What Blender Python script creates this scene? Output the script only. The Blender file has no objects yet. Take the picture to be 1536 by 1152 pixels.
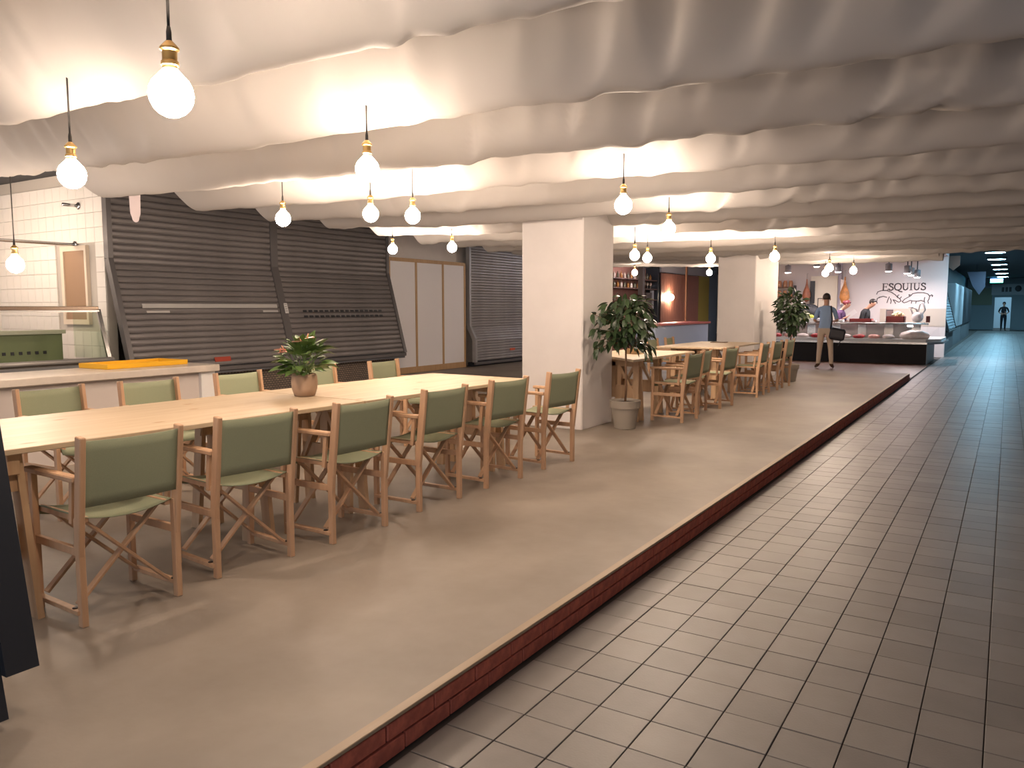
import bpy, bmesh, math, random
from mathutils import Vector, Matrix, noise
random.seed(7)
S = bpy.context.scene
COL = S.collection
# ------------------------------------------------------------------ camera (solved from the floor tile lattice)
F_PX = 1181.107
YAW, PITCH, ROLL = math.radians(32.157), math.radians(-5.542), math.radians(-0.049)
CAM = Vector((1.6222, -2.1057, 1.4586))
_cy, _sy, _cp, _sp = math.cos(YAW), math.sin(YAW), math.cos(PITCH), math.sin(PITCH)
FWD = Vector((-_sy*_cp, _cy*_cp, _sp)); _r = Vector((_cy, _sy, 0)); _u = _r.cross(FWD)
RGT = math.cos(ROLL)*_r + math.sin(ROLL)*_u
UPV = -math.sin(ROLL)*_r + math.cos(ROLL)*_u
cd = bpy.data.cameras.new('camera'); cam = bpy.data.objects.new('camera', cd); COL.objects.link(cam)
cd.sensor_fit = 'HORIZONTAL'; cd.sensor_width = 36; cd.lens = F_PX/1536*36; cd.clip_start = .05; cd.clip_end = 200
m = Matrix((RGT, UPV, -FWD)).transposed().to_4x4(); m.translation = CAM; cam.matrix_world = m
S.camera = cam
# ------------------------------------------------------------------ world, exposure
w = bpy.data.worlds.new('world'); S.world = w; w.use_nodes = True
bg = w.node_tree.nodes['Background']; bg.inputs[0].default_value = (.78, .86, 1, 1); bg.inputs[1].default_value = .2
S.view_settings.view_transform = 'Standard'; S.view_settings.look = 'None'
S.view_settings.exposure = 2.78; S.view_settings.gamma = 1; S.view_settings.use_curve_mapping = False
BULB_W = 42.0

# ------------------------------------------------------------------ pixel helpers
def ray(x, y): return FWD + RGT*((x-768)/F_PX) - UPV*((y-576)/F_PX)
def onz(x, y, z): d = ray(x, y); return CAM + d*((z-CAM.z)/d.z)
def onx(x, y, X): d = ray(x, y); return CAM + d*((X-CAM.x)/d.x)
def ony(x, y, Y): d = ray(x, y); return CAM + d*((Y-CAM.y)/d.y)
def pj(p):
    d = Vector(p)-CAM; z = d.dot(FWD)
    return (768+F_PX*d.dot(RGT)/z, 576-F_PX*d.dot(UPV)/z, z)

# ------------------------------------------------------------------ materials
def srgb(c):
    return tuple((v/12.92 if v <= .04045 else ((v+.055)/1.055)**2.4) for v in c)
def hexc(h): return srgb(tuple(int(h[i:i+2], 16)/255 for i in (0, 2, 4)))
MATS = {}
def mat(name, col, rough=.6, metal=0, var=0, scale=8, bump=0, bscale=60, emis=None, estr=0, stretch=(1,1,1), col2=None, spec=None, trans=0, coord='Object', alpha=1):
    if name in MATS: return MATS[name]
    mt = bpy.data.materials.new(name); mt.use_nodes = True; MATS[name] = mt
    nt = mt.node_tree; b = nt.nodes['Principled BSDF']; N = nt.nodes.new; L = nt.links.new
    b.inputs['Base Color'].default_value = (*col, 1); b.inputs['Roughness'].default_value = rough; b.inputs['Metallic'].default_value = metal
    if spec is not None: b.inputs['Specular IOR Level'].default_value = spec
    if trans: b.inputs['Transmission Weight'].default_value = trans
    if alpha < 1: b.inputs['Alpha'].default_value = alpha
    tc = mp = None
    if var or bump or col2:
        tc = N('ShaderNodeTexCoord'); mp = N('ShaderNodeMapping'); mp.inputs['Scale'].default_value = stretch
        if coord == 'World':
            g = N('ShaderNodeNewGeometry'); L(g.outputs['Position'], mp.inputs['Vector'])
        else: L(tc.outputs[coord], mp.inputs['Vector'])
    if var or col2:
        n = N('ShaderNodeTexNoise'); n.inputs['Scale'].default_value = scale; n.inputs['Detail'].default_value = 5; n.inputs['Roughness'].default_value = .6
        L(mp.outputs[0], n.inputs['Vector'])
        r = N('ShaderNodeValToRGB'); r.color_ramp.elements[0].position = .32; r.color_ramp.elements[1].position = .68
        c2 = col2 or tuple(min(1, v*(1+var)) for v in col)
        c1 = col if col2 else tuple(v*(1-var) for v in col)
        r.color_ramp.elements[0].color = (*c1, 1); r.color_ramp.elements[1].color = (*c2, 1)
        L(n.outputs['Fac'], r.inputs['Fac']); L(r.outputs['Color'], b.inputs['Base Color'])
    if bump:
        n2 = N('ShaderNodeTexNoise'); n2.inputs['Scale'].default_value = bscale; n2.inputs['Detail'].default_value = 4
        L(mp.outputs[0], n2.inputs['Vector'])
        bp = N('ShaderNodeBump'); bp.inputs['Strength'].default_value = bump; bp.inputs['Distance'].default_value = .01
        L(n2.outputs['Fac'], bp.inputs['Height']); L(bp.outputs['Normal'], b.inputs['Normal'])
    if emis:
        b.inputs['Emission Color'].default_value = (*emis, 1); b.inputs['Emission Strength'].default_value = estr
    return mt

def mat_tiles():
    mt = mat('floor_tile', (.42, .38, .345), .42); nt = mt.node_tree; b = nt.nodes['Principled BSDF']; N = nt.nodes.new; L = nt.links.new
    g = N('ShaderNodeNewGeometry'); sn = N('ShaderNodeVectorMath'); sn.operation = 'MULTIPLY'; sn.inputs[1].default_value = (5, 5, 0)
    ad = N('ShaderNodeVectorMath'); ad.operation = 'ADD'; ad.inputs[1].default_value = (-1.12, 0, 0)
    fl = N('ShaderNodeVectorMath'); fl.operation = 'FLOOR'; wn = N('ShaderNodeTexWhiteNoise'); wn.noise_dimensions = '3D'
    L(g.outputs['Position'], sn.inputs[0]); L(sn.outputs[0], ad.inputs[0]); L(ad.outputs[0], fl.inputs[0]); L(fl.outputs[0], wn.inputs['Vector'])
    r = N('ShaderNodeValToRGB'); e = r.color_ramp.elements
    e[0].color = (.178, .158, .144, 1); e[1].color = (.228, .204, .186, 1); L(wn.outputs['Value'], r.inputs['Fac'])
    n = N('ShaderNodeTexNoise'); n.inputs['Scale'].default_value = 6; n.inputs['Detail'].default_value = 6; L(g.outputs['Position'], n.inputs['Vector'])
    mx = N('ShaderNodeMix'); mx.data_type = 'RGBA'; mx.blend_type = 'MULTIPLY'; mx.inputs['Factor'].default_value = .35
    r2 = N('ShaderNodeValToRGB'); r2.color_ramp.elements[0].position = .35; r2.color_ramp.elements[1].position = .65; r2.color_ramp.elements[0].color = (.75, .73, .7, 1)
    L(n.outputs['Fac'], r2.inputs['Fac']); L(r.outputs['Color'], mx.inputs['A']); L(r2.outputs['Color'], mx.inputs['B']); L(mx.outputs['Result'], b.inputs['Base Color'])
    ck = N('ShaderNodeTexVoronoi'); ck.inputs['Scale'].default_value = 120; L(g.outputs['Position'], ck.inputs['Vector'])
    bp = N('ShaderNodeBump'); bp.inputs['Strength'].default_value = .12; bp.inputs['Distance'].default_value = .002
    L(ck.outputs['Distance'], bp.inputs['Height']); L(bp.outputs['Normal'], b.inputs['Normal'])
    return mt

def mat_pine(name, base, dark, knots=True, axis='y', scale=1.0):
    if name in MATS: return MATS[name]
    mt = mat(name, base, .5); nt = mt.node_tree; b = nt.nodes['Principled BSDF']; N = nt.nodes.new; L = nt.links.new
    tc = N('ShaderNodeTexCoord'); mp = N('ShaderNodeMapping')
    mp.inputs['Scale'].default_value = {'y': (9, .7, 9), 'x': (.7, 9, 9), 'z': (9, 9, .7)}[axis]
    L(tc.outputs['Object'], mp.inputs['Vector'])
    n = N('ShaderNodeTexNoise'); n.inputs['Scale'].default_value = 3*scale; n.inputs['Detail'].default_value = 6; n.inputs['Distortion'].default_value = .4
    L(mp.outputs[0], n.inputs['Vector'])
    r = N('ShaderNodeValToRGB'); r.color_ramp.elements[0].position = .35; r.color_ramp.elements[1].position = .7
    r.color_ramp.elements[0].color = (*base, 1); r.color_ramp.elements[1].color = (*dark, 1); L(n.outputs['Fac'], r.inputs['Fac'])
    out = r.outputs['Color']
    if knots:
        mp2 = N('ShaderNodeMapping'); mp2.inputs['Scale'].default_value = (6.5, 3.2, 4); L(tc.outputs['Object'], mp2.inputs['Vector'])
        v = N('ShaderNodeTexVoronoi'); v.inputs['Scale'].default_value = 1; L(mp2.outputs[0], v.inputs['Vector'])
        kr = N('ShaderNodeValToRGB'); kr.color_ramp.elements[0].position = .06; kr.color_ramp.elements[1].position = .14
        L(v.outputs['Distance'], kr.inputs['Fac'])
        mx = N('ShaderNodeMix'); mx.data_type = 'RGBA'; mx.inputs['A'].default_value = (.36, .20, .09, 1)
        L(kr.outputs['Color'], mx.inputs['Factor']); L(out, mx.inputs['B']); out = mx.outputs['Result']
    L(out, b.inputs['Base Color'])
    return mt

def mat_brick_small():
    mt = mat('mosaic_brick', (.25, .17, .12), .7); nt = mt.node_tree; b = nt.nodes['Principled BSDF']; N = nt.nodes.new; L = nt.links.new
    g = N('ShaderNodeNewGeometry'); sx = N('ShaderNodeSeparateXYZ'); cx = N('ShaderNodeCombineXYZ')
    L(g.outputs['Position'], sx.inputs[0]); L(sx.outputs['Y'], cx.inputs['X']); L(sx.outputs['Z'], cx.inputs['Y'])
    br = N('ShaderNodeTexBrick'); br.inputs['Scale'].default_value = 1; br.inputs['Brick Width'].default_value = .06; br.inputs['Row Height'].default_value = .035
    br.inputs['Mortar Size'].default_value = .006; br.inputs['Color1'].default_value = (.26, .19, .14, 1); br.inputs['Color2'].default_value = (.20, .145, .11, 1); br.inputs['Mortar'].default_value = (.05, .045, .04, 1)
    L(cx.outputs[0], br.inputs['Vector']); L(br.outputs['Color'], b.inputs['Base Color'])
    return mt

def mat_fabric():
    mt = bpy.data.materials.new('canopy_fabric'); mt.use_nodes = True; nt = mt.node_tree; N = nt.nodes.new; L = nt.links.new
    b = nt.nodes['Principled BSDF']; b.inputs['Base Color'].default_value = (.58, .545, .515, 1); b.inputs['Roughness'].default_value = .6
    b.inputs['Specular IOR Level'].default_value = .25
    tr = N('ShaderNodeBsdfTranslucent'); tr.inputs['Color'].default_value = (.58, .545, .515, 1)
    mx = N('ShaderNodeMixShader'); mx.inputs['Fac'].default_value = .22
    L(b.outputs[0], mx.inputs[1]); L(tr.outputs[0], mx.inputs[2]); L(mx.outputs[0], nt.nodes['Material Output'].inputs['Surface'])
    return mt

def mat_glass(name, tint=(1, 1, 1), a=.12):
    if name in MATS: return MATS[name]
    mt = bpy.data.materials.new(name); MATS[name] = mt; mt.use_nodes = True; nt = mt.node_tree; N = nt.nodes.new; L = nt.links.new
    for n in list(nt.nodes):
        if n.type == 'BSDF_PRINCIPLED': nt.nodes.remove(n)
    t = N('ShaderNodeBsdfTransparent'); t.inputs['Color'].default_value = (*tint, 1)
    g = N('ShaderNodeBsdfGlossy'); g.inputs['Roughness'].default_value = .03
    fr = N('ShaderNodeFresnel'); fr.inputs['IOR'].default_value = 1.45
    mx = N('ShaderNodeMixShader'); L(fr.outputs[0], mx.inputs['Fac']); L(t.outputs[0], mx.inputs[1]); L(g.outputs[0], mx.inputs[2])
    L(mx.outputs[0], nt.nodes['Material Output'].inputs['Surface'])
    return mt

CONC = mat('platform_concrete', (.205, .168, .133), .55, col2=(.31, .262, .214), scale=1.0, bump=.08, bscale=35, coord='World')
TILE = mat_tiles()
GROUT = mat('grout', (.095, .075, .062), .8)
BRICK = mat('red_brick', (.50, .125, .078), .7, var=.25, scale=20, bump=.3, bscale=40)
MORTAR = mat('mortar', (.17, .045, .03), .8)
EDGE = mat_pine('edge_wood', (.38, .28, .19), (.33, .235, .15), knots=False)
PAINT = mat('white_plaster', (.72, .67, .64), .7, var=.03, scale=3, bump=.05, bscale=25)
PINE = mat_pine('table_pine', (.55, .435, .30), (.48, .355, .22))
PINEL = mat_pine('trestle_pine', (.55, .37, .22), (.47, .295, .165), knots=False, axis='z')
BEECH = mat_pine('chair_beech', (.58, .36, .215), (.49, .29, .165), knots=False, axis='z', scale=.8)
CANVAS = mat('green_canvas', (.27, .29, .185), .85, var=.06, scale=300, bump=.15, bscale=500)
BOLT = mat('dark_bolt', (.05, .035, .03), .4, .6)
SHUT = mat('shutter_steel', (.20, .182, .18), .45, .15, var=.12, scale=3, stretch=(1, 1, 6))
SHUTD = mat('shutter_frame', (.13, .12, .12), .45, .2)
ALU = mat('aluminium', (.62, .60, .58), .3, 1)
STEEL = mat('stainless', (.55, .54, .53), .25, 1)
BLACK = mat('black_metal', (.018, .02, .026), .45)
CORD = mat('black_cord', (.03, .025, .022), .6)
BRASS = mat('brass', (.55, .36, .14), .32, 1)
BULB = mat('glowing_bulb', (1, .95, .85), .3, emis=(1, .79, .62), estr=BULB_W)
WHITE = mat('white_laminate', (.72, .70, .68), .45)
WTILE = mat('white_tile', (.86, .81, .75), .18, var=.02, scale=5)
WGROUT = mat('white_grout', (.55, .50, .44), .8)
OAK = mat_pine('closet_oak', (.52, .33, .17), (.44, .27, .13), knots=False, axis='z')
MARB = mat('counter_marble', (.52, .46, .40), .3, var=.08, scale=6)
YEL = mat('yellow_plastic', (.72, .38, .01), .4)
TERRA = mat('clay_pot', (.40, .265, .175), .7, var=.05, scale=20)
TAUPE = mat('taupe_pot', (.29, .25, .205), .6)
SOIL = mat('soil', (.04, .028, .02), .9)
LEAF = mat('leaf_green', (.10, .17, .04), .5, var=.35, scale=3)
LEAFD = mat('leaf_dark', (.035, .062, .024), .38, var=.35, scale=4)
BARK = mat('bark', (.16, .085, .045), .8)
PINK = mat('pink_spathe', (.80, .46, .38), .4)
SPADIX = mat('spadix', (.75, .35, .2), .5)
DARKCEIL = mat('dark_ceiling', (.05, .05, .055), .8)
FABRIC = mat_fabric()
GLASS = mat_glass('clear_glass')

# ------------------------------------------------------------------ mesh helpers
class MB:
    def __init__(s): s.v = []; s.f = []
    def add(s, vs, fs):
        o = len(s.v); s.v += [tuple(v) for v in vs]; s.f += [tuple(i+o for i in f) for f in fs]; return s
    def box(s, c, d, M=None, ch=0):
        hx, hy, hz = d[0]/2, d[1]/2, d[2]/2
        if ch:
            bm = bmesh.new(); bmesh.ops.create_cube(bm, size=1)
            for v in bm.verts: v.co = Vector((v.co.x*d[0], v.co.y*d[1], v.co.z*d[2]))
            bmesh.ops.bevel(bm, geom=bm.edges[:], offset=ch, segments=1, affect='EDGES')
            bm.verts.index_update()
            vs = [v.co.copy() for v in bm.verts]; fs = [[v.index for v in f.verts] for f in bm.faces]; bm.free()
        else:
            vs = [Vector((x, y, z)) for x in (-hx, hx) for y in (-hy, hy) for z in (-hz, hz)]
            fs = [(0, 1, 3, 2), (4, 6, 7, 5), (0, 4, 5, 1), (2, 3, 7, 6), (0, 2, 6, 4), (1, 5, 7, 3)]
        if M: vs = [M @ v for v in vs]
        return s.add([Vector(c)+v for v in vs], fs)
    def b2(s, a, b, ch=0):
        return s.box([(a[i]+b[i])/2 for i in range(3)], [abs(b[i]-a[i]) for i in range(3)], ch=ch)
    def bar(s, p, q, w, t, up=(0, 0, 1), ch=0):
        p, q = Vector(p), Vector(q); z = (q-p); L = z.length; z.normalize(); u = Vector(up)
        x = u.cross(z)
        if x.length < 1e-4: x = Vector((1, 0, 0)).cross(z)
        x.normalize(); y = z.cross(x)
        return s.box((p+q)/2, (w, t, L), Matrix((x, y, z)).transposed(), ch)
    def tube(s, pts, r, n=8, cap=True):
        pts = [Vector(p) for p in pts]; rs = r if isinstance(r, (list, tuple)) else [r]*len(pts)
        o = len(s.v); vs = []; fs = []; x = None
        for i, p in enumerate(pts):
            t = (pts[min(i+1, len(pts)-1)]-pts[max(i-1, 0)]).normalized()
            if x is None:
                x = t.orthogonal().normalized()
            else:
                x = (x - t*x.dot(t)); x.normalize()
            y = t.cross(x)
            for k in range(n):
                a = 2*math.pi*k/n; vs.append(p+(x*math.cos(a)+y*math.sin(a))*rs[i])
        for i in range(len(pts)-1):
            for k in range(n):
                a, b = i*n+k, i*n+(k+1) % n; fs.append((a, b, b+n, a+n))
        if cap: fs += [tuple(range(n-1, -1, -1)), tuple(range((len(pts)-1)*n, len(pts)*n))]
        return s.add(vs, fs)
    def lathe(s, prof, c=(0, 0, 0), n=20, M=None):
        vs = []; fs = []; c = Vector(c)
        for r, z in prof:
            for k in range(n):
                a = 2*math.pi*k/n; v = Vector((r*math.cos(a), r*math.sin(a), z)); vs.append(c+(M @ v if M else v))
        for i in range(len(prof)-1):
            for k in range(n):
                a, b = i*n+k, i*n+(k+1) % n; fs.append((a, b, b+n, a+n))
        fs += [tuple(range(n-1, -1, -1)), tuple(range((len(prof)-1)*n, len(prof)*n))]
        return s.add(vs, fs)
    def prism(s, poly, axis, a, b):
        """poly in the plane perpendicular to axis, extruded a..b (axis 0/1/2)"""
        n = len(poly); vs = []
        for h in (a, b):
            for p, q in poly:
                vs.append((h, p, q) if axis == 0 else (p, h, q) if axis == 1 else (p, q, h))
        fs = [tuple(range(n)), tuple(range(2*n-1, n-1, -1))]+[(i, i+n, (i+1) % n+n, (i+1) % n) for i in range(n)]
        return s.add(vs, fs)
    def ell(s, c, r, nu=14, nv=9, M=None):
        prof = [(max(1e-3, math.sin(math.pi*i/nv)), -math.cos(math.pi*i/nv)) for i in range(nv+1)]
        vs = []; fs = []; c = Vector(c)
        for pr, pz in prof:
            for k in range(nu):
                a = 2*math.pi*k/nu; v = Vector((pr*math.cos(a)*r[0], pr*math.sin(a)*r[1], pz*r[2])); vs.append(c+(M @ v if M else v))
        for i in range(nv):
            for k in range(nu):
                a, b = i*nu+k, i*nu+(k+1) % nu; fs.append((a, b, b+nu, a+nu))
        return s.add(vs, fs)
    def mesh(s, name, mt, smooth=False):
        me = bpy.data.meshes.new(name); me.from_pydata(s.v, [], s.f)
        bm = bmesh.new(); bm.from_mesh(me); bmesh.ops.recalc_face_normals(bm, faces=bm.faces[:]); bm.to_mesh(me); bm.free()
        for m_ in (mt if isinstance(mt, (list, tuple)) else [mt]): me.materials.append(m_)
        if smooth:
            me.polygons.foreach_set('use_smooth', [True]*len(me.polygons))
        return me
    def build(s, name, mt, parent=None, smooth=False, loc=None, rz=0):
        return link(name, s.mesh(name, mt, smooth), parent, loc, rz)
def link(name, me, parent=None, loc=None, rz=0):
    o = bpy.data.objects.new(name, me); COL.objects.link(o)
    if parent: o.parent = parent
    if loc is not None: o.location = loc
    if rz: o.rotation_euler.z = rz
    return o
def sharp(o, deg=40):
    me = o.data; me.polygons.foreach_set('use_smooth', [True]*len(me.polygons)); me.set_sharp_from_angle(angle=math.radians(deg)); return o
def tag(o, label=None, cat=None, group=None, kind=None):
    if label: o['label'] = label
    if cat: o['category'] = cat
    if group: o['group'] = group
    if kind: o['kind'] = kind
    return o
def thing(name, label, cat, loc=(0, 0, 0), rz=0, group=None):
    o = bpy.data.objects.new(name, None); COL.objects.link(o); o.location = loc; o.rotation_euler.z = rz; o.empty_display_size = .1
    return tag(o, label, cat, group)
def struct(name, mb, mt, label=None, smooth=False, loc=None):
    o = mb.build(name, mt, smooth=smooth, loc=loc); o['kind'] = 'structure'
    if label: o['label'] = label
    return o
def copy_tree(o, parent=None):
    c = o.copy(); COL.objects.link(c); c.parent = parent
    for ch in list(o.children): copy_tree(ch, c)
    return c

PZ = .14          # top of the raised concrete platform
XW = -8.6         # line of the stall fronts along the left
# ================================================================== STRUCTURE
floor = struct('floor', MB().b2((-12.5, -5, -.12), (6.2, 64, -.006)), GROUT, 'grey tiled market floor with dark joints')
tb = MB().b2((.0020, .0020, -.006), (.198, .198, .006), ch=.0015).mesh('tile', TILE)
cells = []
rest = MB()
for i in range(-1, 29):
    for j in range(-24, 300):
        x0, y0 = .224+.2*i, .2*j
        if y0 > 54 or (y0 < -4.6): continue
        c = (x0+.1, y0+.1, 0); px = pj(c)
        vis = px[2] > .1 and -40 < px[0] < 1580 and 0 < px[1] < 1190
        if not vis and y0 > 3: continue
        cells.append((0 if vis else 1, px[2] if px[2] > 0 else 99, x0, y0))
cells.sort()
for k, (v, d, x0, y0) in enumerate(cells):
    dz = random.uniform(-.0008, .0008)
    if k < 298 and v == 0:
        link('tile', tb, floor, (x0, y0, dz))
    else:
        rest.b2((x0+.002, y0+.002, -.006), (x0+.198, y0+.198, .006+dz))
tag(rest.build('tile_field', TILE, floor), kind='stuff')

plat = struct('floor_platform', MB().b2((-12.5, -4.6, -.004), (-.03, 15.4, PZ)), CONC, 'raised beige concrete platform under the tables')
struct('floor_apron', MB().b2((-9, 15.42, -.004), (-.02, 20.6, .008)), mat('brown_floor', (.16, .075, .04), .4, var=.2, scale=4), 'dark brown floor strip before the meat counter')
MB().b2((-.036, -4.6, PZ-.012), (.004, 15.41, PZ+.002), ch=.002).build('edge_strip', EDGE, plat)
MB().b2((-.035, -4.6, -.004), (-.012, 15.4, PZ-.012)).build('mortar_bed', MORTAR, plat)
bk = MB().b2((-.03, .004, .003), (0, .246, .058), ch=.003).mesh('brick', BRICK)
for row in range(2):
    for j in range(-16 if row else -15, 62):
        link('brick', bk, plat, (random.uniform(-.002, .0015), -.03+.25*j+(.09 if row == 0 else 0), .0+row*.062))
for k in range(24):
    o = link('brick', bk, plat, (-.01-.25*k, 15.39, .031), 0); o.rotation_euler.z = math.pi/2

def pillar(x0, x1, y0, y1, lab):
    return struct('pillar', MB().b2((x0, y0, PZ-.01), (x1, y1, 3.3), ch=.012), PAINT, lab)
pillar(-2.985, -2.225, 5.43, 6.19, 'square white plastered pillar behind the long table')
pillar(-2.88, -2.2, 12.08, 13.68, 'deep white plastered pillar at the end of the far tables')

struct('ceiling', MB().b2((-12.5, -5, 3.3), (6.2, 64, 3.4)), DARKCEIL, 'dark ceiling above the canopy')
struct('wall_right', MB().b2((6.2, -5, 0), (6.3, 64, 3.4)), mat('grey_wall', (.3, .3, .32), .7), 'plain grey wall across the aisle')
struct('wall_left', MB().b2((-12.6, -5, 0), (-12.5, 64, 3.4)), PAINT, 'plain wall behind the stalls')
yP = onx(158, 340, XW).y           # stall partition
struct('wall_stall_rear', MB().b2((XW-.35, 9.70, PZ), (XW-.25, 30, 3.3)), PAINT, 'white wall above the panelled closet')

# tiled partition of the open stall, tiles as pieces
part = struct('wall_partition', MB().b2((-11.5, yP+.02, PZ), (XW-.065, yP+.14, 3.3)), WGROUT, 'white tiled partition of the open stall')
nx0, nx1, nz0, nz1 = -9.62, -9.10, 1.30, 2.24
tw = MB().b2((.002, -.02, .002), (.198, 0, .198), ch=.002).mesh('tile', WTILE)
for a in range(15):
    for b in range(16):
        x0, z0 = XW-.265-.2*a, PZ+.2*b
        if x0 < nx1+.05 and x0+.2 > nx0-.05 and z0 < nz1+.05 and z0+.2 > nz0-.05: continue
        if z0+.2 > 3.3: continue
        link('tile', tw, part, (x0, yP+.02, z0))
MB().b2((nx0, yP-.012, nz0), (nx1, yP+.03, nz1)).build('niche_panel', mat('niche_brown', (.36, .22, .13), .6), part)
fr = MB()
for a, b in (((nx0-.07, nz0-.07), (nx0, nz1+.07)), ((nx1, nz0-.07), (nx1+.05, nz1+.07)), ((nx0, nz1), (nx1, nz1+.07)), ((nx0, nz0-.07), (nx1, nz0))):
    fr.b2((a[0], yP-.03, a[1]), (b[0], yP+.02, b[1]))
fr.build('niche_frame', mat('cream_frame', (.78, .66, .52), .5), part)
struct('wall_stall', MB().b2((-11.6, -5, PZ), (-11.5, yP+.1, 3.3)), WTILE, 'white back wall of the open stall')

# ================================================================== SHUTTERS
def shutter(name, label, y0, y1, xw, ztop, zbend, xbot, zbot, pitch, zlow=None, slat_mat=SHUT, gmat=None):
    """roller shutter with a guide that leans outwards below the bend"""
    t = thing(name, label, 'shutter', (xw, y0, zbot))
    path = [(0, ztop-zbot), (0, zbend-zbot), (xbot-xw, 0)]
    if zlow is not None: path.append((xbot-xw, zlow-zbot))
    segs = []; tot = 0
    for a, b in zip(path, path[1:]):
        l = math.hypot(b[0]-a[0], b[1]-a[1]); segs.append((a, b, l)); tot += l
    def at(s):
        for a, b, l in segs:
            if s <= l: f = s/l; return (a[0]+(b[0]-a[0])*f, a[1]+(b[1]-a[1])*f), ((b[0]-a[0])/l, (b[1]-a[1])/l)
            s -= l
        a, b, l = segs[-1]; return b, ((b[0]-a[0])/l, (b[1]-a[1])/l)
    n = int(tot/pitch); gy = .07; W = y1-y0
    cache = {}
    for k in range(n):
        (px, pz), d = at(k*pitch); key = (round(d[0], 3), round(d[1], 3))
        if key not in cache:
            nx, nz = -d[1], d[0]     # outward normal (towards +x)
            q = []
            for u_, h_ in ((.003, 0), (.012, .006), (pitch*.3, .013), (pitch*.72, .013), (pitch-.012, .005), (pitch-.003, 0), (pitch-.003, -.008), (.003, -.008)):
                q.append((d[0]*u_+nx*h_, d[1]*u_+nz*h_))
            cache[key] = MB().prism(q, 1, gy, W-gy).mesh('slat', slat_mat)
        link('slat', cache[key], t, (px, 0, pz))
    for yy, nm in ((0, 'guide_rail'), (W-gy, 'guide_rail')):
        g = MB()
        for a, b in zip(path, path[1:]):
            dx, dz = b[0]-a[0], b[1]-a[1]; l = math.hypot(dx, dz); nx, nz = -dz/l, dx/l
            o1, o2 = .035, -.06
            g.prism([(a[0]+nx*o1, a[1]+nz*o1), (b[0]+nx*o1, b[1]+nz*o1), (b[0]+nx*o2, b[1]+nz*o2), (a[0]+nx*o2, a[1]+nz*o2)], 1, yy, yy+gy)
        g.build(nm, gmat or SHUTD, t)
    MB().box((path[-1][0]+.005, W/2, path[-1][1]-.03), (.05, W-.02, .06), ch=.006).build('bottom_rail', SHUTD, t)
    bk_ = MB()
    for a, b in zip(path, path[1:]):
        bk_.add([(a[0]-.03, gy, a[1]), (a[0]-.03, W-gy, a[1]), (b[0]-.03, W-gy, b[1]), (b[0]-.03, gy, b[1])], [(0, 1, 2, 3)])
    bk_.build('backing', BLACK, t)
    t['path_at'] = 0
    return t, at
yA, yB, yC = yP, onx(409, 370, XW).y, onx(583, 420, XW).y-.02
xb1 = ony(192, 548, yA).x; zb1 = .58
sh1, at1 = shutter('roller_shutter', 'dark grey roller shutter with a long bright strip beside the tiled partition', yA, yB, XW, 3.2, 2.12, XW+.42, .60, .088)
sh2, at2 = shutter('roller_shutter', 'dark grey roller shutter with two rows of vent holes beside the panelled closet', yB, yC, XW, 3.2, 2.12, XW+.42, .60, .088)
yD = onx(702, 380, XW).y
sh3, at3 = shutter('roller_shutter', 'dark grey roller shutter with a kinked guide behind the square pillar', yD, yD+3.4, XW, 3.2, 1.05, XW+.16, .75, .062, zlow=.24, slat_mat=mat('worn_shutter', (.31, .29, .285), .45, .15, var=.15, scale=3, stretch=(1, 1, 6)), gmat=mat('grey_guide', (.36, .35, .35), .4, .3))
def on_slope(t, zrel, at, off):
    # find path point at height
    lo, hi = 0, 4
    for _ in range(40):
        mid = (lo+hi)/2
        if at(mid)[0][1] > zrel: lo = mid
        else: hi = mid
    p, d = at(lo); return p[0]-d[1]*off, p[1]+d[0]*off, d
def slope_box(t, at, zabs, y0, y1, h, th, off, name, mt, bulge=0):
    x, z, d = on_slope(t, zabs-.60, at, off)
    mb = MB(); mb.bar((x-d[0]*h/2, 0, z-d[1]*h/2), (x+d[0]*h/2, 0, z+d[1]*h/2), th, 1.0, up=(0, 1, 0))
    # bar built around y=0 with unit length along y -> rescale
    mb2 = MB(); mb2.f = mb.f; mb2.v = [(v[0], (v[1]+.5)*(y1-y0)+y0, v[2]) for v in mb.v]
    return mb2.build(name, mt, t)
slope_box(sh1, at1, 1.48, .35, yB-yA-.12, .06, .012, .02, 'bright_strip', mat('pale_strip', (.62, .60, .58), .3, .3))
slope_box(sh1, at1, 1.40, .40, .75, .03, .010, .017, 'worn_patch', MATS['pale_strip'])
slope_box(sh1, at1, 1.40, yB-yA-.42, yB-yA-.12, .03, .010, .017, 'worn_patch', MATS['pale_strip'])
slope_box(sh1, at1, .70, 1.32, 1.6, .07, .008, .018, 'sticker', mat('red_sticker', (.42, .05, .02), .6))
hm = None
W2 = yC-yB
for r_ in range(2):
    for k in range(16):
        slope_box(sh2, at2, 1.40-r_*.09, .42+k*.125, .50+k*.125, .035, .006, .014, 'vent_hole', BLACK)
lab = slope_box(sh2, at2, 1.44, .005, .075, .17, .006, .045, 'notice', WHITE)
for k in range(4): slope_box(sh2, at2, 1.50-.035*k, .015, .06, .008, .003, .0495, 'print_line', mat('grey_print', (.25, .25, .25), .8))
MB().box((.19, 1.55, -.40+.12), (.006, .22, .05)).build('sticker', mat('orange_sticker', (.65, .10, .03), .6), sh3)

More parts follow.
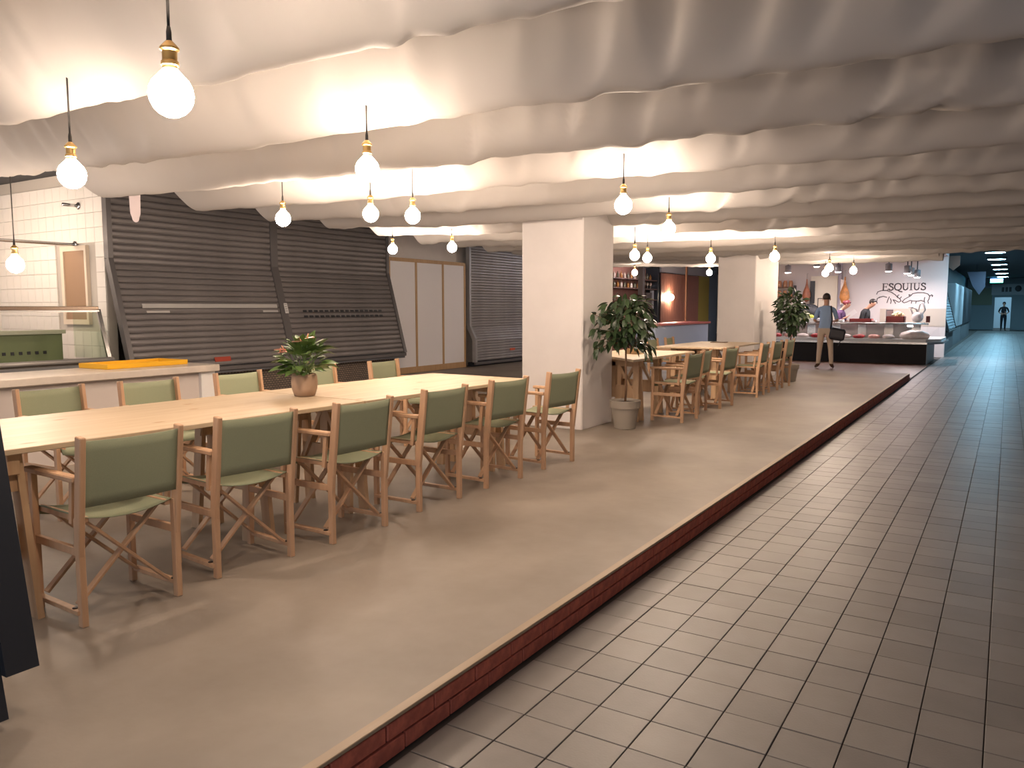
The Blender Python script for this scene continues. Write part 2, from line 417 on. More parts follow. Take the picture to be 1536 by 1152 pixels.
# plinths under the shutters
pl = struct('wall_plinth', MB().b2((XW-.02, yA, PZ), (XW+.22, yC, .50)), mat_brick_small(), 'low mosaic brick plinth under the grey shutters')
sill = MB().b2((XW-.02, yA, .50), (XW+.40, yC, .545)); sill.build('steel_sill', mat('sill_grey', (.16, .16, .17), .45, .4), pl)
struct('wall_plinth', MB().b2((XW-.02, yD, PZ), (XW+.1, yD+3.4, .24)), BLACK, 'low dark plinth under the kinked shutter')

# panelled closet between the shutters
cx = XW
yl = [yC+.03]+[onx(x, 470, cx).y for x in (624.5, 664.5, 697)]
zc = 2.42
cl = thing('closet', 'white panelled closet with thin oak strips between grey shutters', 'closet', (cx, yl[0], PZ))
Lc = yl[3]-yl[0]
MB().b2((-.24, 0, 0), (-.02, Lc, zc-PZ)).build('body', WHITE, cl)
for a, b in zip(yl, yl[1:]):
    MB().b2((-.02, a-yl[0]+.02, .12), (.0, b-yl[0]-.02, zc-PZ-.05), ch=.003).build('panel', mat('closet_white', (.84, .82, .84), .5), cl)
for y in yl: MB().b2((-.02, y-yl[0]-.028, .0), (.014, y-yl[0]+.028, zc-PZ), ch=.003).build('strip', OAK, cl)
MB().b2((-.02, 0, zc-PZ-.05), (.016, Lc, zc-PZ+.02), ch=.003).build('top_strip', OAK, cl)
MB().b2((-.02, 0, 0), (.016, Lc, .12), ch=.003).build('base_strip', OAK, cl)

# near stall shutter guide at the left edge
g0 = thing('roller_shutter', 'black roller shutter guide of the neighbouring stall beside the table end', 'shutter', (-1.0, -.85, PZ))
def rail(name, y0, y1, pts, th, mt, ch=0):
    mb = MB(); f = [(p[0], p[1]) for p in pts]+[(p[0]-th, p[1]) for p in reversed(pts)]
    return mb.prism(f, 1, y0, y1).build(name, mt, g0)
rail('guide_rail', -.10, 0, [(.03, .17), (-.125, .94), (-.30, 1.75), (-.32, 2.0)], .09, BLACK)
rail('guide_channel', -.26, -.10, [(0.03, .035), (-.165, .94), (-.34, 1.75), (-.36, 2.0)], .08, BLACK)
sl = MB().prism([(0, 0), (.012, .02), (.012, .06), (0, .085), (-.02, .085), (-.02, 0)], 1, -2.6, 0).mesh('slat', SHUTD)
for k in range(21):
    z = .05+.088*k; x = -.02-.165*z/.94 if z < .94 else -.185-.205*(z-.94)/.96
    link('slat', sl, g0, (x-.06, -.26, z))

# ================================================================== OPEN STALL: counter, case, rods
ct = thing('counter', 'long white counter with pale marble top behind the back row of chairs', 'counter', (-5.3, -1.2, PZ))
yR = 2.90+1.2
MB().b2((-.36, 0, .70), (.36, yR+.02, .765), ch=.006).build('worktop', MARB, ct)
MB().b2((-.33, 0, 0), (.27, yR-.16, .70)).build('front_panel', mat('counter_front', (.56, .50, .46), .6), ct)
MB().b2((-.34, yR-.16, 0), (.31, yR-.0, .70), ch=.004).build('end_panel', WHITE, ct)
MB().b2((.27, 2.25, .60), (.276, 2.68, .66)).build('notice', WHITE, ct)
tr = thing('tray', 'shallow yellow plastic tray lying on the white counter', 'tray', (-5.45, 2.35, PZ+.765), math.radians(2))
MB().b2((-.22, -.42, 0), (.22, .42, .014), ch=.004).build('base', YEL, tr)
rim = MB()
for a, b in (((-.22, -.42), (-.2, .42)), ((.2, -.42), (.22, .42)), ((-.2, -.42), (.2, -.4)), ((-.2, .4), (.2, .42))): rim.b2((a[0], a[1], .012), (b[0], b[1], .045))
rim.build('rim', YEL, tr)

dc = thing('display_case', 'empty refrigerated display case with sloped glass front and steel rails', 'display case', (-8.5, 1.0, PZ))
D = yP-.25-1.0
MB().b2((-.8, 0, 0), (.28, D, .60)).build('base', mat('case_base', (.2, .2, .2), .5), dc)
MB().b2((-.8, 0, .60), (.2, D, .63)).build('deck', mat('case_deck', (.14, .12, .10), .35, .5), dc)
MB().tube([(.3, 0, .66), (.3, D+.03, .66)], .028, 10).build('front_rail', mat('satin_steel', (.55, .52, .49), .35, .4), dc, True)
MB().b2((-.06, 0, 1.29), (.08, D, 1.34), ch=.006).build('top_rail', mat('brown_steel', (.3, .22, .17), .25, .8), dc)
MB().b2((-.06, 0, 1.265), (.085, D, 1.29)).build('rail_lip', ALU, dc)
MB().add([(.28, 0, .66), (.28, D, .66), (.06, D, 1.28), (.06, 0, 1.28)], [(0, 1, 2, 3)]).build('front_glass', GLASS, dc)
MB().add([(.28, D, .66), (.06, D, 1.28), (-.55, D, 1.28), (-.55, D, .66)], [(0, 1, 2, 3)]).build('end_glass', mat_glass('green_glass', (.80, .88, .76)), dc)
MB().bar((.27, D, .64), (.06, D, 1.30), .05, .03).build('end_post', STEEL, dc)
MB().b2((-.62, 0, .63), (-.56, D-.15, .98)).build('rear_panel', mat('green_steel', (.16, .20, .09), .5), dc)
MB().b2((-.70, 0, .98), (-.5, D-.13, 1.03)).build('rear_shelf', mat('pale_green', (.42, .44, .32), .5), dc)
for k in range(22): MB().b2((-.56, .25+.1*k, .72), (-.552, .29+.1*k, .76)).build('vent_slot', BLACK, dc)
for (px, py, lab_) in ((113, 367, 'thin steel rail fixed to the tiled partition beside the niche'), (118, 309, 'upper steel rail fixed to the tiled partition under the canopy')):
    e = ony(px, py, yP); e.x = min(e.x, XW-.45)
    t = thing('rail', lab_, 'rail', (e.x, yP, e.z))
    MB().tube([(0, 0, 0), (0, -4, -.02)] if py > 350 else [(0, 0, 0), (0, -.22, 0)], .022, 10).build('rod', STEEL, t, True)
    MB().lathe([(.05, -.012), (.05, .0), (.03, .012)], (0, -.012, 0), 14, Matrix.Rotation(math.pi/2, 3, 'X')).build('flange', STEEL, t, True)

# white tapered card hanging at the shutter
hp = onx(202.5, 312, -5.22)
poly = [(.058, .20), (.05, -.05)]+[(.036*math.cos(math.pi*k/8), -.085-.045*math.sin(math.pi*k/8)) for k in range(9)]+[(-.05, -.05), (-.058, .20)]
tag(MB().prism(poly, 0, 0, .004).build('hanging_card', mat('card_white', (.62, .54, .56), .6), loc=hp), 'white tapered card hanging from the canopy edge before the grey shutter', 'card')

# ================================================================== CANOPY
can = thing('fabric_canopy', 'white fabric canopy draped in wide swags over the tables', 'canopy', (0, 6, 2.7))
def swag(i):
    yb = .17+1.02*i; xl = -5.15-.10*max(0, yb-2); xr = 4.6 if i <= 12 else .55
    nx_ = int((xr-xl)/.025); ny_ = 26; mb = MB(); rng = random.Random(i*13+5)
    zb = 2.405-.0065*max(0, yb); zt = zb+.46; ph = rng.uniform(0, 50)
    def P(u, v):
        x = xl+(xr-xl)*u; s = 2*v-1                      # -1..1
        y = yb+.05*x+.51*s
        wob = .018*noise.noise((x*.8, i*3.7, 1.3))+.010*noise.noise((x*2.6, i*1.7, 4.1))
        z = zb+(zt-zb)*(abs(s)**1.5)+wob*(1-s*s)+.05*max(0, (-x-3.8))*.5
        # folds: run down the near flank, slanted, stronger in patches
        env = max(0, noise.noise((x*.45+ph, i*2.2, 9.1))+.30)
        flank = math.exp(-((s+.45)/.45)**2)
        xx = x+.30*s+.12*noise.noise((x*.9, s*1.1, i))
        f = noise.noise((xx*6.2, s*.35, ph))+.45*noise.noise((xx*12.0, s*.6, ph+7))+.35*noise.noise((xx*2.6, s*.3, ph+3))
        f = f*.75+.35*(abs(noise.noise((xx*4.3, s*.4, ph+31)))*2-.5)
        amp = (.35+1.1*env)*flank
        z -= .060*f*amp; y += .125*f*amp
        # soft drag creases near the hem
        g = noise.noise((xx*5+s*3, s*2.2, ph+20)); z += .012*g*(1-s*s)*(.3+env)
        return (x, y-6, z-2.7)
    for a in range(nx_+1):
        for b in range(ny_+1): mb.v.append(P(a/nx_, b/ny_))
    for a in range(nx_):
        for b in range(ny_):
            k = a*(ny_+1)+b; mb.f.append((k, k+1, k+ny_+2, k+ny_+1))
    mb.build('fabric_swag', FABRIC, can, True)
    MB().tube([(xl-.3, yb-.51+.05*xl-6, zt-2.69), (xr+.1, yb-.51+.05*xr-6, zt-2.69)], .004, 6).build('support_wire', STEEL, can)
for i in range(-3, 15): swag(i)

# ================================================================== TABLES
def table(label, x0, x1, y0, y1, rz, tres, zt=.75, cut=None):
    cxm, cym = (x0+x1)/2, (y0+y1)/2; Wd, Ln = x1-x0, y1-y0
    t = thing('trestle_table', label, 'table', (cxm, cym, PZ), rz, 'pine trestle tables')
    if cut: MB().prism([(x-cxm, y-cym) for x, y in cut], 2, zt-.025, zt).build('tabletop', PINE, t)
    else: MB().box((0, 0, zt-.0125), (Wd, Ln-.004, .025), ch=.003).build('tabletop', PINE, t)
    for yt, hx in tres:
        yy = yt-cym
        tr_ = MB().box((0, yy, zt-.07), (hx*2+.12, .05, .09), ch=.003).build('trestle', PINEL, t)
        for sx in (-1, 1):
            xx = sx*hx
            for sy in (-1, 1):
                MB().bar((xx+sx*.02, yy+sy*.075, 0), (xx, yy+sy*.03, zt-.03), .028, .07, up=(1, 0, 0)).build('leg', PINEL, tr_)
            MB().prism([(yy-.06, zt-.19), (yy+.06, zt-.19), (yy+.045, zt-.05), (yy-.045, zt-.05)], 0, xx-.025, xx+.025).build('gusset', PINEL, tr_)
            MB().bar((xx-sx*.02, yy, .30), (xx-sx*.22, yy, zt-.1), .03, .06, up=(0, 1, 0)).build('brace', PINEL, tr_)
        MB().box((0, yy, .34), (hx*2-.03, .022, .15), ch=.003).build('stretcher', PINEL, tr_)
        MB().box((0, yy, .54), (.07, .05, .30)).build('post', PINEL, tr_)
    return t
r2 = math.radians(-2)
table('pine trestle table beside the black shutter guide', -2.725, -1.729, -.54, 1.49, r2, ((-.485, .40), (.88, .22)))
# second table continues the first one
table('pine trestle table pushed against the one holding the flower pot, beside the square pillar', -2.655, -1.66, 1.495, 3.33, r2, ((1.63, .24), (3.21, .24)))
table('pine trestle table right behind the square pillar and potted tree', -2.78, -1.81, 5.84, 7.82, 0, ((6.38, .30), (7.14, .24)), cut=[(-1.81, 5.84), (-1.81, 7.82), (-2.78, 7.82), (-2.78, 6.21), (-2.21, 6.21)])
table('pine trestle table in front of the deep pillar', -2.76, -1.78, 8.87, 10.9, 0, ((9.15, .3), (10.15, .24)))
tag(MB().b2((-.12, -.09, 0), (.12, .09, .012), ch=.003).build('menu_folder', mat('menu_brown', (.16, .09, .05), .6), loc=(-2.35, 10.55, PZ+.75)), 'dark flat menu folder on the table by the deep pillar', 'menu')
tag(MB().prism([(-.10, 0), (.10, 0), (.07, .07), (-.07, .07)], 1, -.07, .07).build('napkin_holder', mat('holder_wood', (.33, .22, .10), .6), loc=(-2.25, 6.9, PZ+.75)), 'small wooden napkin holder on the table behind the potted tree', 'holder')

# ================================================================== CHAIRS
def make_chair():
    t = thing('director_chair', '', 'chair')
    hw, fd, rd = .215, -.185, .185          # half width, front x, rear x
    for s in (-1, 1):
        y = s*hw
        MB().b2((fd-.016, y-.014, 0), (fd+.016, y+.014, .612), ch=.003).build('leg', BEECH, t)          # front
        MB().b2((rd-.017, y-.014, 0), (rd+.017, y+.014, .46), ch=.003).build('leg', BEECH, t)          # rear
        MB().bar((rd-.004, y+s*.002, .30), (rd+.056, y+s*.002, .802), .045, .026, up=(0, 1, 0), ch=.004).build('back_post', BEECH, t)
        MB().b2((fd-.035, y-.022, .610), (rd+.012, y+.022, .634), ch=.005).build('armrest', BEECH, t)
        MB().bar((rd-.055, y, .43), (rd-.035, y, .612), .024, .014, up=(0, 1, 0)).build('strut', BEECH, t)
        MB().b2((fd, y-.010, .300), (rd, y+.010, .335), ch=.002).build('stretcher', BEECH, t)
        lo = MB().b2((fd, y-.024, .052), (rd, y+.006, .072), ch=.002).build('stretcher', BEECH, t) if s < 0 else MB().b2((fd, y-.006, .052), (rd, y+.024, .072), ch=.002).build('stretcher', BEECH, t)
        MB().lathe([(.013, 0), (.013, .003), (.009, .005)], (rd-.045, y-s*.008*-1, .072), 12).build('bolt', BOLT, lo)
        MB().b2((fd-.02, s*(hw-.032)-.013, .432), (rd-.004, s*(hw-.032)+.013, .458), ch=.003).build('seat_rail', BEECH, t)
    for x, o in ((fd+.045, 0), (rd-.06, 0)):
        for s in (-1, 1):
            MB().bar((x+s*.012, s*(hw-.015), .075), (x+s*.012, -s*(hw-.04), .438), .013, .034, up=(1, 0, 0), ch=.002).build('cross_brace', BEECH, t)
    # seat sling: sagging sheet with turned-down front edge
    mb = MB(); nu, nv = 12, 9; xs = [fd-.035, fd-.025, fd-.005]+[fd+.02+(rd+.002-fd-.02)*k/(nv-1) for k in range(nv)]
    for j, x in enumerate(xs):
        for i in range(nu+1):
            y = -hw+.015+(2*hw-.03)*i/nu; q = 1-(2*i/nu-1)**2
            z = .462-.028*q - (.045 if j == 0 else .014 if j == 1 else .002 if j == 2 else 0)
            mb.v.append((x, y, z))
    n1 = nu+1
    for j in range(len(xs)-1):
        for i in range(nu): k = j*n1+i; mb.f.append((k, k+1, k+n1+1, k+n1))
    o = mb.build('seat', CANVAS, t, True); sm = o.modifiers.new('thick', 'SOLIDIFY'); sm.thickness = .004
    mb = MB(); z0, z1 = .505, .785
    for j in range(7):
        f = j/6; z = z0+(z1-z0)*f; xb_ = rd-.004+.06*(z-.30)/.50
        for i in range(nu+1):
            y = -hw-.002+(2*hw+.004)*i/nu; q = 1-(2*i/nu-1)**2
            mb.v.append((xb_+.012+.016*q*(.6+.4*f), y, z-.006*q*f))
    for j in range(6):
        for i in range(nu): k = j*n1+i; mb.f.append((k, k+1, k+n1+1, k+n1))
    o = mb.build('backrest', CANVAS, t, True); sm = o.modifiers.new('thick', 'SOLIDIFY'); sm.thickness = .004
    return t
proto = make_chair(); used = [False]
def chair(xr, y, rz, label, group):
    """xr: x of the rear legs"""
    o = proto if not used[0] else copy_tree(proto); used[0] = True
    c, s = math.cos(rz), math.sin(rz)
    o.location = (xr-.185*c, y-.185*s, PZ); o.rotation_euler.z = rz
    tag(o, label, 'chair', group)
ords = ['first', 'second', 'third', 'fourth', 'fifth', 'sixth']
for k, (xr, y, a) in enumerate(((-1.559, -.162, -2), (-1.575, .517, -6), (-1.521, 1.224, -1), (-1.55, 2.03, -1), (-1.54, 2.806, -4), (-1.52, 3.62, -5))):
    chair(xr, y, math.radians(a), 'green canvas director chair, aisle side of the long table, %s from the black shutter guide' % ords[k], 'chairs on the aisle side of the long table')
for k, (xr, y, a) in enumerate(((-3.68, .66, 2), (-3.62, 1.33, -2), (-3.63, 2.13, 0), (-3.6, 2.97, 1), (-3.58, 3.85, 3))):
    chair(xr, y, math.pi+math.radians(a), 'green canvas director chair across the long table, %s from the black shutter guide' % ords[k], 'chairs on the far side of the long table')
for k, (xr, y, a) in enumerate(((-1.48, 6.72, -3), (-1.60, 7.52, 6), (-1.50, 8.20, -4), (-1.46, 9.75, 2), (-1.47, 10.55, -3), (-1.47, 11.38, -2))):
    chair(xr, y, math.radians(a), 'green canvas director chair, aisle side of the far tables, %s from the square pillar' % ords[k], 'chairs on the aisle side of the far tables')
for k, (xr, y, a) in enumerate(((-3.45, 7.2, 0), (-3.45, 8.0, 3), (-3.36, 10.3, -2), (-3.36, 11.1, 3))):
    chair(xr, y, math.pi+math.radians(a), 'green canvas director chair across the far tables, %s from the square pillar' % ords[k], 'chairs across the far tables')

# ================================================================== PENDANT LAMPS
def make_lamp(length):
    t = thing('pendant_lamp', '', 'lamp')
    R = .060
    prof = [(.012, .074), (.018, .070), (.027, .060)]+[(R*math.sin(math.pi*k/10), R*math.cos(math.pi*k/10)*1.04) for k in range(2, 10)]+[(.002, -R*1.04)]
    MB().lathe(list(reversed(prof)), n=18).build('bulb', BULB, t, True)
    sk = sharp(MB().lathe([(.019, .068), (.021, .076), (.024, .078), (.024, .088), (.020, .091), (.020, .116), (.026, .120), (.026, .126), (.019, .134), (.009, .144)], n=18).build('socket', BRASS, t))
    MB().lathe([(.008, .142), (.0075, .168), (.005, .183)], n=10).build('strain_relief', CORD, t, True)
    MB().tube([(0, 0, .178), (.001, 0, length)], .0042, 8).build('cord', CORD, t, True)
    return t
LG = 'globe bulb pendants under the canopy'
LAMPS = [(257, 142, 2.05, 'nearest'), (108, 262, 2.06, ''), (424.6, 328, 2.18, ''), (551, 254, 2.16, ''), (556, 321, 2.18, ''), (619, 324, 2.18, ''),
         (589, 374, 2.21, ''), (678, 371, 2.21, ''), (935, 308, 2.16, ''), (1003, 343, 2.16, ''), (952, 383, 2.10, ''), (971, 387, 2.12, ''),
         (1066, 388, 2.10, ''), (1162, 385, 2.10, ''), (1244, 402, 2.10, ''), (1238, 410, 2.10, ''), (1280, 406, 2.10, ''), (952, 409, 2.19, ''), (1064, 409, 2.19, '')]
labs = {0: 'globe bulb pendant with brass socket hanging above the platform edge by the black shutter guide',
        1: 'globe bulb pendant hanging over the table beside the black shutter guide',
        2: 'globe bulb pendant hanging in front of the post between the two wide shutters',
        6: 'globe bulb pendant hanging in front of the left end of the panelled closet',
        7: 'globe bulb pendant hanging in front of the panelled closet near the kinked shutter',
        8: 'globe bulb pendant hanging beside the top of the square pillar',
        13: 'globe bulb pendant hanging in front of the deep pillar',
        17: 'globe bulb pendant hanging before the bottle shelf of the bar',
        18: 'globe bulb pendant hanging before the olive panel of the bar'}
for k, (x, y, z, _) in enumerate(LAMPS):
    p = onz(x, y, z); t = make_lamp(3.3-z); t.location = p
    if k in (3, 4, 5): lb, gp = 'globe bulb pendant hanging in the cluster over the far end of the long table', 'pendants clustered over the long table'
    elif k in (9, 10, 11, 12): lb, gp = 'globe bulb pendant hanging over the tables between the two pillars', 'pendants between the pillars'
    elif k in (14, 15, 16): lb, gp = 'globe bulb pendant hanging before the meat stall beyond the deep pillar', 'pendants before the meat stall'
    else: lb, gp = labs[k], LG
    tag(t, lb, 'lamp', gp)
p = onx(23, 397, -4.7); t = make_lamp(3.3-p.z); t.location = p
tag(t, 'globe bulb pendant hanging low over the white marble counter', 'lamp', LG)

for k, (x_, y_, z_) in enumerate(((-8.3, 2.0, 2.3), (-9.5, 2.8, 2.4), (-10.4, 2.6, 2.4), (-6.6, .4, 2.15))):
    t = make_lamp(3.3-z_); t.location = (x_, y_, z_)
    tag(t, 'globe bulb pendant hanging over the open tiled stall', 'lamp', 'pendants over the open stall')

# ================================================================== PLANTS
def leaf_mesh(name, L_, W_, mt, bend=.25, fold=.18):
    mb = MB(); n = 6
    for i in range(n+1):
        f = i/n; w_ = W_*.5*math.sin(math.pi*min(1, f**.8))*(1 if 0 < f < 1 else .05); z = -bend*L_*f*f
        for s in (-1, 0, 1): mb.v.append((L_*f, s*w_, z+abs(s)*fold*w_))
    for i in range(n):
        for s in range(2): k = i*3+s; mb.f.append((k, k+1, k+4, k+3))
    return mb.mesh(name, mt, True)
def orient(o, pos, d, roll=0):
    d = Vector(d).normalized(); z = Vector((0, 0, 1)); y = z.cross(d)
    if y.length < 1e-3: y = Vector((0, 1, 0))
    y.normalize(); z = d.cross(y)
    M_ = Matrix((d, y, z)).transposed(); M_ = M_ @ Matrix.Rotation(roll, 3, 'X')
    o.matrix_local = Matrix.Translation(pos) @ M_.to_4x4()
def pot_big(t):
    pt = MB().lathe([(.10, 0), (.115, .004), (.148, .225), (.165, .228), (.172, .31), (.160, .312), (.150, .29), (.001, .285)], n=28).build('pot', TAUPE, t); sharp(pt, 35)
    MB().lathe([(.150, .286), (.1, .292), (.001, .296)], n=20).build('soil', SOIL, pt, True)
# tree 1
t1 = thing('potted_tree', 'small leafy tree in a taupe pot beside the square pillar', 'plant', (-1.885, 5.80, PZ), 0)
pot_big(t1)
rng = random.Random(3)
MB().tube([(0, 0, .28), (.006, .004, .55), (0, 0, .85), (.006, 0, 1.02), (0, .01, 1.25)], [.013, .011, .011, .012, .008], 8).build('trunk', BARK, t1, True)
lm1 = [leaf_mesh('leaf', .13, .052, LEAFD), leaf_mesh('leaf', .115, .048, LEAFD, .35), leaf_mesh('leaf', .145, .056, LEAFD, .45)]
brs = []
sideL = Vector((-.50, -.86, 0))          # towards the pillar side
for k in range(30):
    a = 2*math.pi*k/30*2.4+rng.uniform(-.3, .3); h = .92+.33*(k/30); el = -.15+1.25*(k/30)+rng.uniform(-.2, .2)
    ln = rng.uniform(.26, .36)*(1.05-.25*abs(k/30-.4))
    brs.append((h, Vector((math.cos(a)*math.cos(el), math.sin(a)*math.cos(el), math.sin(el))), ln))
brs += [(.95, sideL*.98+Vector((0, 0, -.05)), .42), (1.0, sideL+Vector((0, 0, .35)), .44), (1.05, sideL+Vector((0, 0, .6)), .44), (1.08, -sideL*.9+Vector((0, 0, .45)), .38), (.98, sideL*.8+Vector((.2, -.3, .1)), .38)]
nl = 0
for h, d, ln in brs:
    p0 = Vector((0, 0, h)); pts = [p0+d*ln*f+Vector((0, 0, -.06*f*f)) for f in (0, .35, .7, 1)]
    br = MB().tube(pts, [.006, .005, .0035, .002], 5).build('branch', BARK, t1, True)
    nleaf = 8
    if p0.x+d.x*ln < -.27: d = Vector((d.x*.5, d.y, d.z)); 
    for q in range(nleaf):
        if nl >= 292: break
        f = .28+.72*(q+1)/nleaf; pp = p0+d*ln*f+Vector((0, 0, -.06*f*f))
        s = 1 if q % 2 else -1
        side = d.cross(Vector((0, 0, 1))); side.normalize()
        dd = d*rng.uniform(.3, .9)+side*s*rng.uniform(.3, .9)+Vector((0, 0, rng.uniform(-.95, .15)))
        pp.x = max(pp.x, -.25)
        if pp.x < -.18: dd.x = abs(dd.x)*.2
        o = link('leaf', lm1[nl % 3], t1); orient(o, pp, dd, rng.uniform(-.6, .6)); nl += 1
def leaf_cloud(t, me, n, fn):
    mb = MB(); src = [v.co.copy() for v in me.vertices]; fs = [tuple(p.vertices) for p in me.polygons]
    for k in range(n):
        pos, d, roll = fn(k); d = Vector(d).normalized(); y = Vector((0, 0, 1)).cross(d); y.normalize(); z = d.cross(y)
        M_ = Matrix((d, y, z)).transposed() @ Matrix.Rotation(roll, 3, 'X')
        mb.add([Vector(pos)+M_ @ v for v in src], fs)
    return tag(mb.build('foliage', LEAFD, t, True), kind='stuff')
def f1(k):
    u_ = rng.uniform(-1, 1); a = rng.uniform(0, 6.28); rr = rng.uniform(.2, 1)**.45; q = math.sqrt(1-u_*u_)
    pos = Vector((max(-.25, .02+.27*q*math.cos(a)*rr), -.02+.29*q*math.sin(a)*rr, 1.22+.30*u_*rr))
    return pos, Vector((pos.x, pos.y, rng.uniform(-.35, .02))), rng.uniform(-.8, .8)
leaf_cloud(t1, lm1[0], 190, f1)
# tree 2
t2 = thing('potted_tree', 'rounded dark leafy tree in a taupe pot beside the deep pillar', 'plant', (-1.66, 12.45, PZ))
pot_big(t2)
MB().tube([(0, 0, .28), (.01, 0, .7), (0, 0, 1.2)], [.013, .012, .008], 8).build('trunk', BARK, t2, True)
lm2 = leaf_mesh('leaf', .115, .065, LEAFD, .3)
for k in range(290):
    u_ = rng.uniform(-1, 1); a = rng.uniform(0, 6.28); rr = rng.uniform(.55, 1)**.5; q = math.sqrt(1-u_*u_)
    pos = Vector((.27*q*math.cos(a)*rr, .27*q*math.sin(a)*rr, 1.24+.37*u_*rr))
    d = Vector((pos.x, pos.y, (pos.z-1.24)*.6))+Vector((rng.uniform(-.1, .1), rng.uniform(-.1, .1), rng.uniform(-.25, .05)))
    o = link('leaf', lm2, t2); orient(o, pos, d, rng.uniform(-.8, .8))
def f2(k):
    u_ = rng.uniform(-1, 1); a = rng.uniform(0, 6.28); rr = rng.uniform(.05, .8); q = math.sqrt(1-u_*u_)
    pos = Vector((.25*q*math.cos(a)*rr, .25*q*math.sin(a)*rr, 1.24+.36*u_*rr))
    return pos, Vector((math.cos(a), math.sin(a), rng.uniform(-.5, .3))), rng.uniform(-.8, .8)
leaf_cloud(t2, lm2, 160, f2)
for k in range(9):
    a = k*.7; MB().tube([(0, 0, .88+.03*k), (.2*math.cos(a), .2*math.sin(a), 1.1+.05*k)], [.005, .002], 5).build('branch', BARK, t2, True)
# flowering plant on the table
tp = thing('potted_flower', 'pink flowering houseplant in a rounded clay pot on the long table', 'plant', (-2.21, 1.47, PZ+.75))
pt = MB().lathe([(.048, 0), (.066, .006), (.080, .05), (.084, .09), (.080, .13), (.074, .145), (.069, .145), (.068, .125), (.001, .122)], n=30).build('pot', TERRA, tp, True)
MB().lathe([(.069, .124), (.001, .13)], n=16).build('soil', SOIL, pt)
lm3 = [leaf_mesh('leaf', .10, .058, LEAF, .25), leaf_mesh('leaf', .11, .056, LEAF, .4), leaf_mesh('leaf', .085, .052, LEAF, .15)]
for k in range(140):
    a = rng.uniform(0, 6.28); el = rng.uniform(-.05, 1.5); ln = rng.uniform(.04, .12)+.10*math.sin(max(0, el))
    base = Vector((rng.uniform(-.03, .03), rng.uniform(-.03, .03), .13))
    d = Vector((math.cos(a)*math.cos(el), math.sin(a)*math.cos(el), math.sin(el)+.35))
    pos = base+d.normalized()*ln
    o = link('leaf', lm3[k % 3], tp); orient(o, pos, Vector((d.x, d.y, d.z*.35+rng.uniform(-.3, .2))), rng.uniform(-.5, .5))
    if k % 4 == 0: MB().tube([base, pos], [.0025, .002], 5).build('stem', LEAF, tp, True)
sp = MB(); n = 10
for i in range(n+1):
    f = i/n; w_ = .030*math.sin(math.pi*(f**.6))
    for s in (-1, 0, 1): sp.v.append((.075*f-.012, s*w_, .006*abs(s)-.01*f*f))
for i in range(n):
    for s in range(2): k = i*3+s; sp.f.append((k, k+1, k+4, k+3))
spm = sp.mesh('flower', PINK, True)
rt = Vector((RGT.x, RGT.y, 0)).normalized(); fw = Vector((FWD.x, FWD.y, 0)).normalized()
for dx, dz, dd in ((.05, .375, 1), (.012, .35, -1), (-.10, .30, -1), (-.125, .285, 1)):
    pos = rt*dx-fw*.09+Vector((0, 0, dz))
    fl_ = link('flower', spm, tp); orient(fl_, pos, rt*dd-fw*.6+Vector((0, 0, .25)), .2)
    MB().tube([(.0, 0, .004), (.02, 0, .03)], [.004, .0025], 6).build('spadix', SPADIX, fl_, True)
    MB().tube([(0, 0, .14), pos*.6+Vector((0, 0, .05)), pos], .0022, 5).build('stem', LEAF, tp, True)

# ================================================================== BAR beyond the square pillar
XB = -5.4
yb0, yb1, yb2, yb3 = 15.42, 17.3, 19.25, 19.75
WOODR = mat('red_brown_wood', (.28, .115, .08), .5, var=.25, scale=5, stretch=(8, 8, .6))
bar = thing('bar_counter', 'pale blue bar counter with red top beyond the far tables', 'counter', (XB, yb0, 0))
MB().b2((-.5, 0, 0), (0, yb2-yb0, 1.02)).build('front_panel', mat('pale_blue', (.46, .55, .70), .5), bar)
MB().b2((-.55, -.05, 1.02), (.06, yb2-yb0+.05, 1.075), ch=.006).build('worktop', mat('red_top', (.55, .12, .10), .35), bar)
struct('wall_bar', MB().b2((-9.1, 16.2, 0), (-8.85, 30, 3.3)), WOODR, 'red brown wall of the bar')
fb = thing('bar_backdrop', 'red brown slatted wood backdrop with olive panel behind the bar', 'backdrop', (-7.2, 17, 0))
ys = [onx(x, 450, -7.2).y for x in (990, 1027, 1046, 1062)]
sl_ = MB().b2((0, .005, .9), (.03, .135, 2.48), ch=.004).mesh('plank', WOODR)
yy = ys[0]
while yy < ys[2]-.05:
    link('plank', sl_, fb, (0, yy-17, 0)); yy += .14
MB().b2((-.02, ys[0]-17, .9), (0, ys[2]-17, 2.48)).build('backing', BLACK, fb)
MB().b2((-.02, ys[2]-17+.02, .3), (.03, ys[3]-17, 2.50)).build('panel', mat('olive_panel', (.38, .30, .06), .6), fb)
tag(fb.children[-1], 'olive green panel')
MB().b2((-.02, ys[3]-17, 0), (.02, ys[3]-17+.9, 3.2)).build('shutter_panel', mat('dark_blue_steel', (.15, .20, .27), .5), fb)
MB().b2((.03, onx(1027, 450, -7.2).y-17-.05, .9), (.07, onx(1027, 450, -7.2).y-17+.05, 2.8)).build('post', mat('post_wood', (.30, .13, .07), .5), fb)
MB().b2((-.03, ys[0]-17, 2.50), (.02, ys[3]-17, 3.2)).build('upper_panel', mat('bar_upper', (.42, .40, .42), .6), fb)
pbar = MB().b2((-.06, -.06, 0), (.06, .06, 3.3)).build('post', mat('dark_post', (.06, .045, .045), .5), loc=(XB-.3, 15.24, 0)); tag(pbar, 'dark square post at the near end of the blue bar counter', 'post')
wl = onx(1006, 446, -7.1)
wlamp = thing('wall_lamp', 'glowing globe lamp on the red brown bar backdrop', 'lamp', wl)
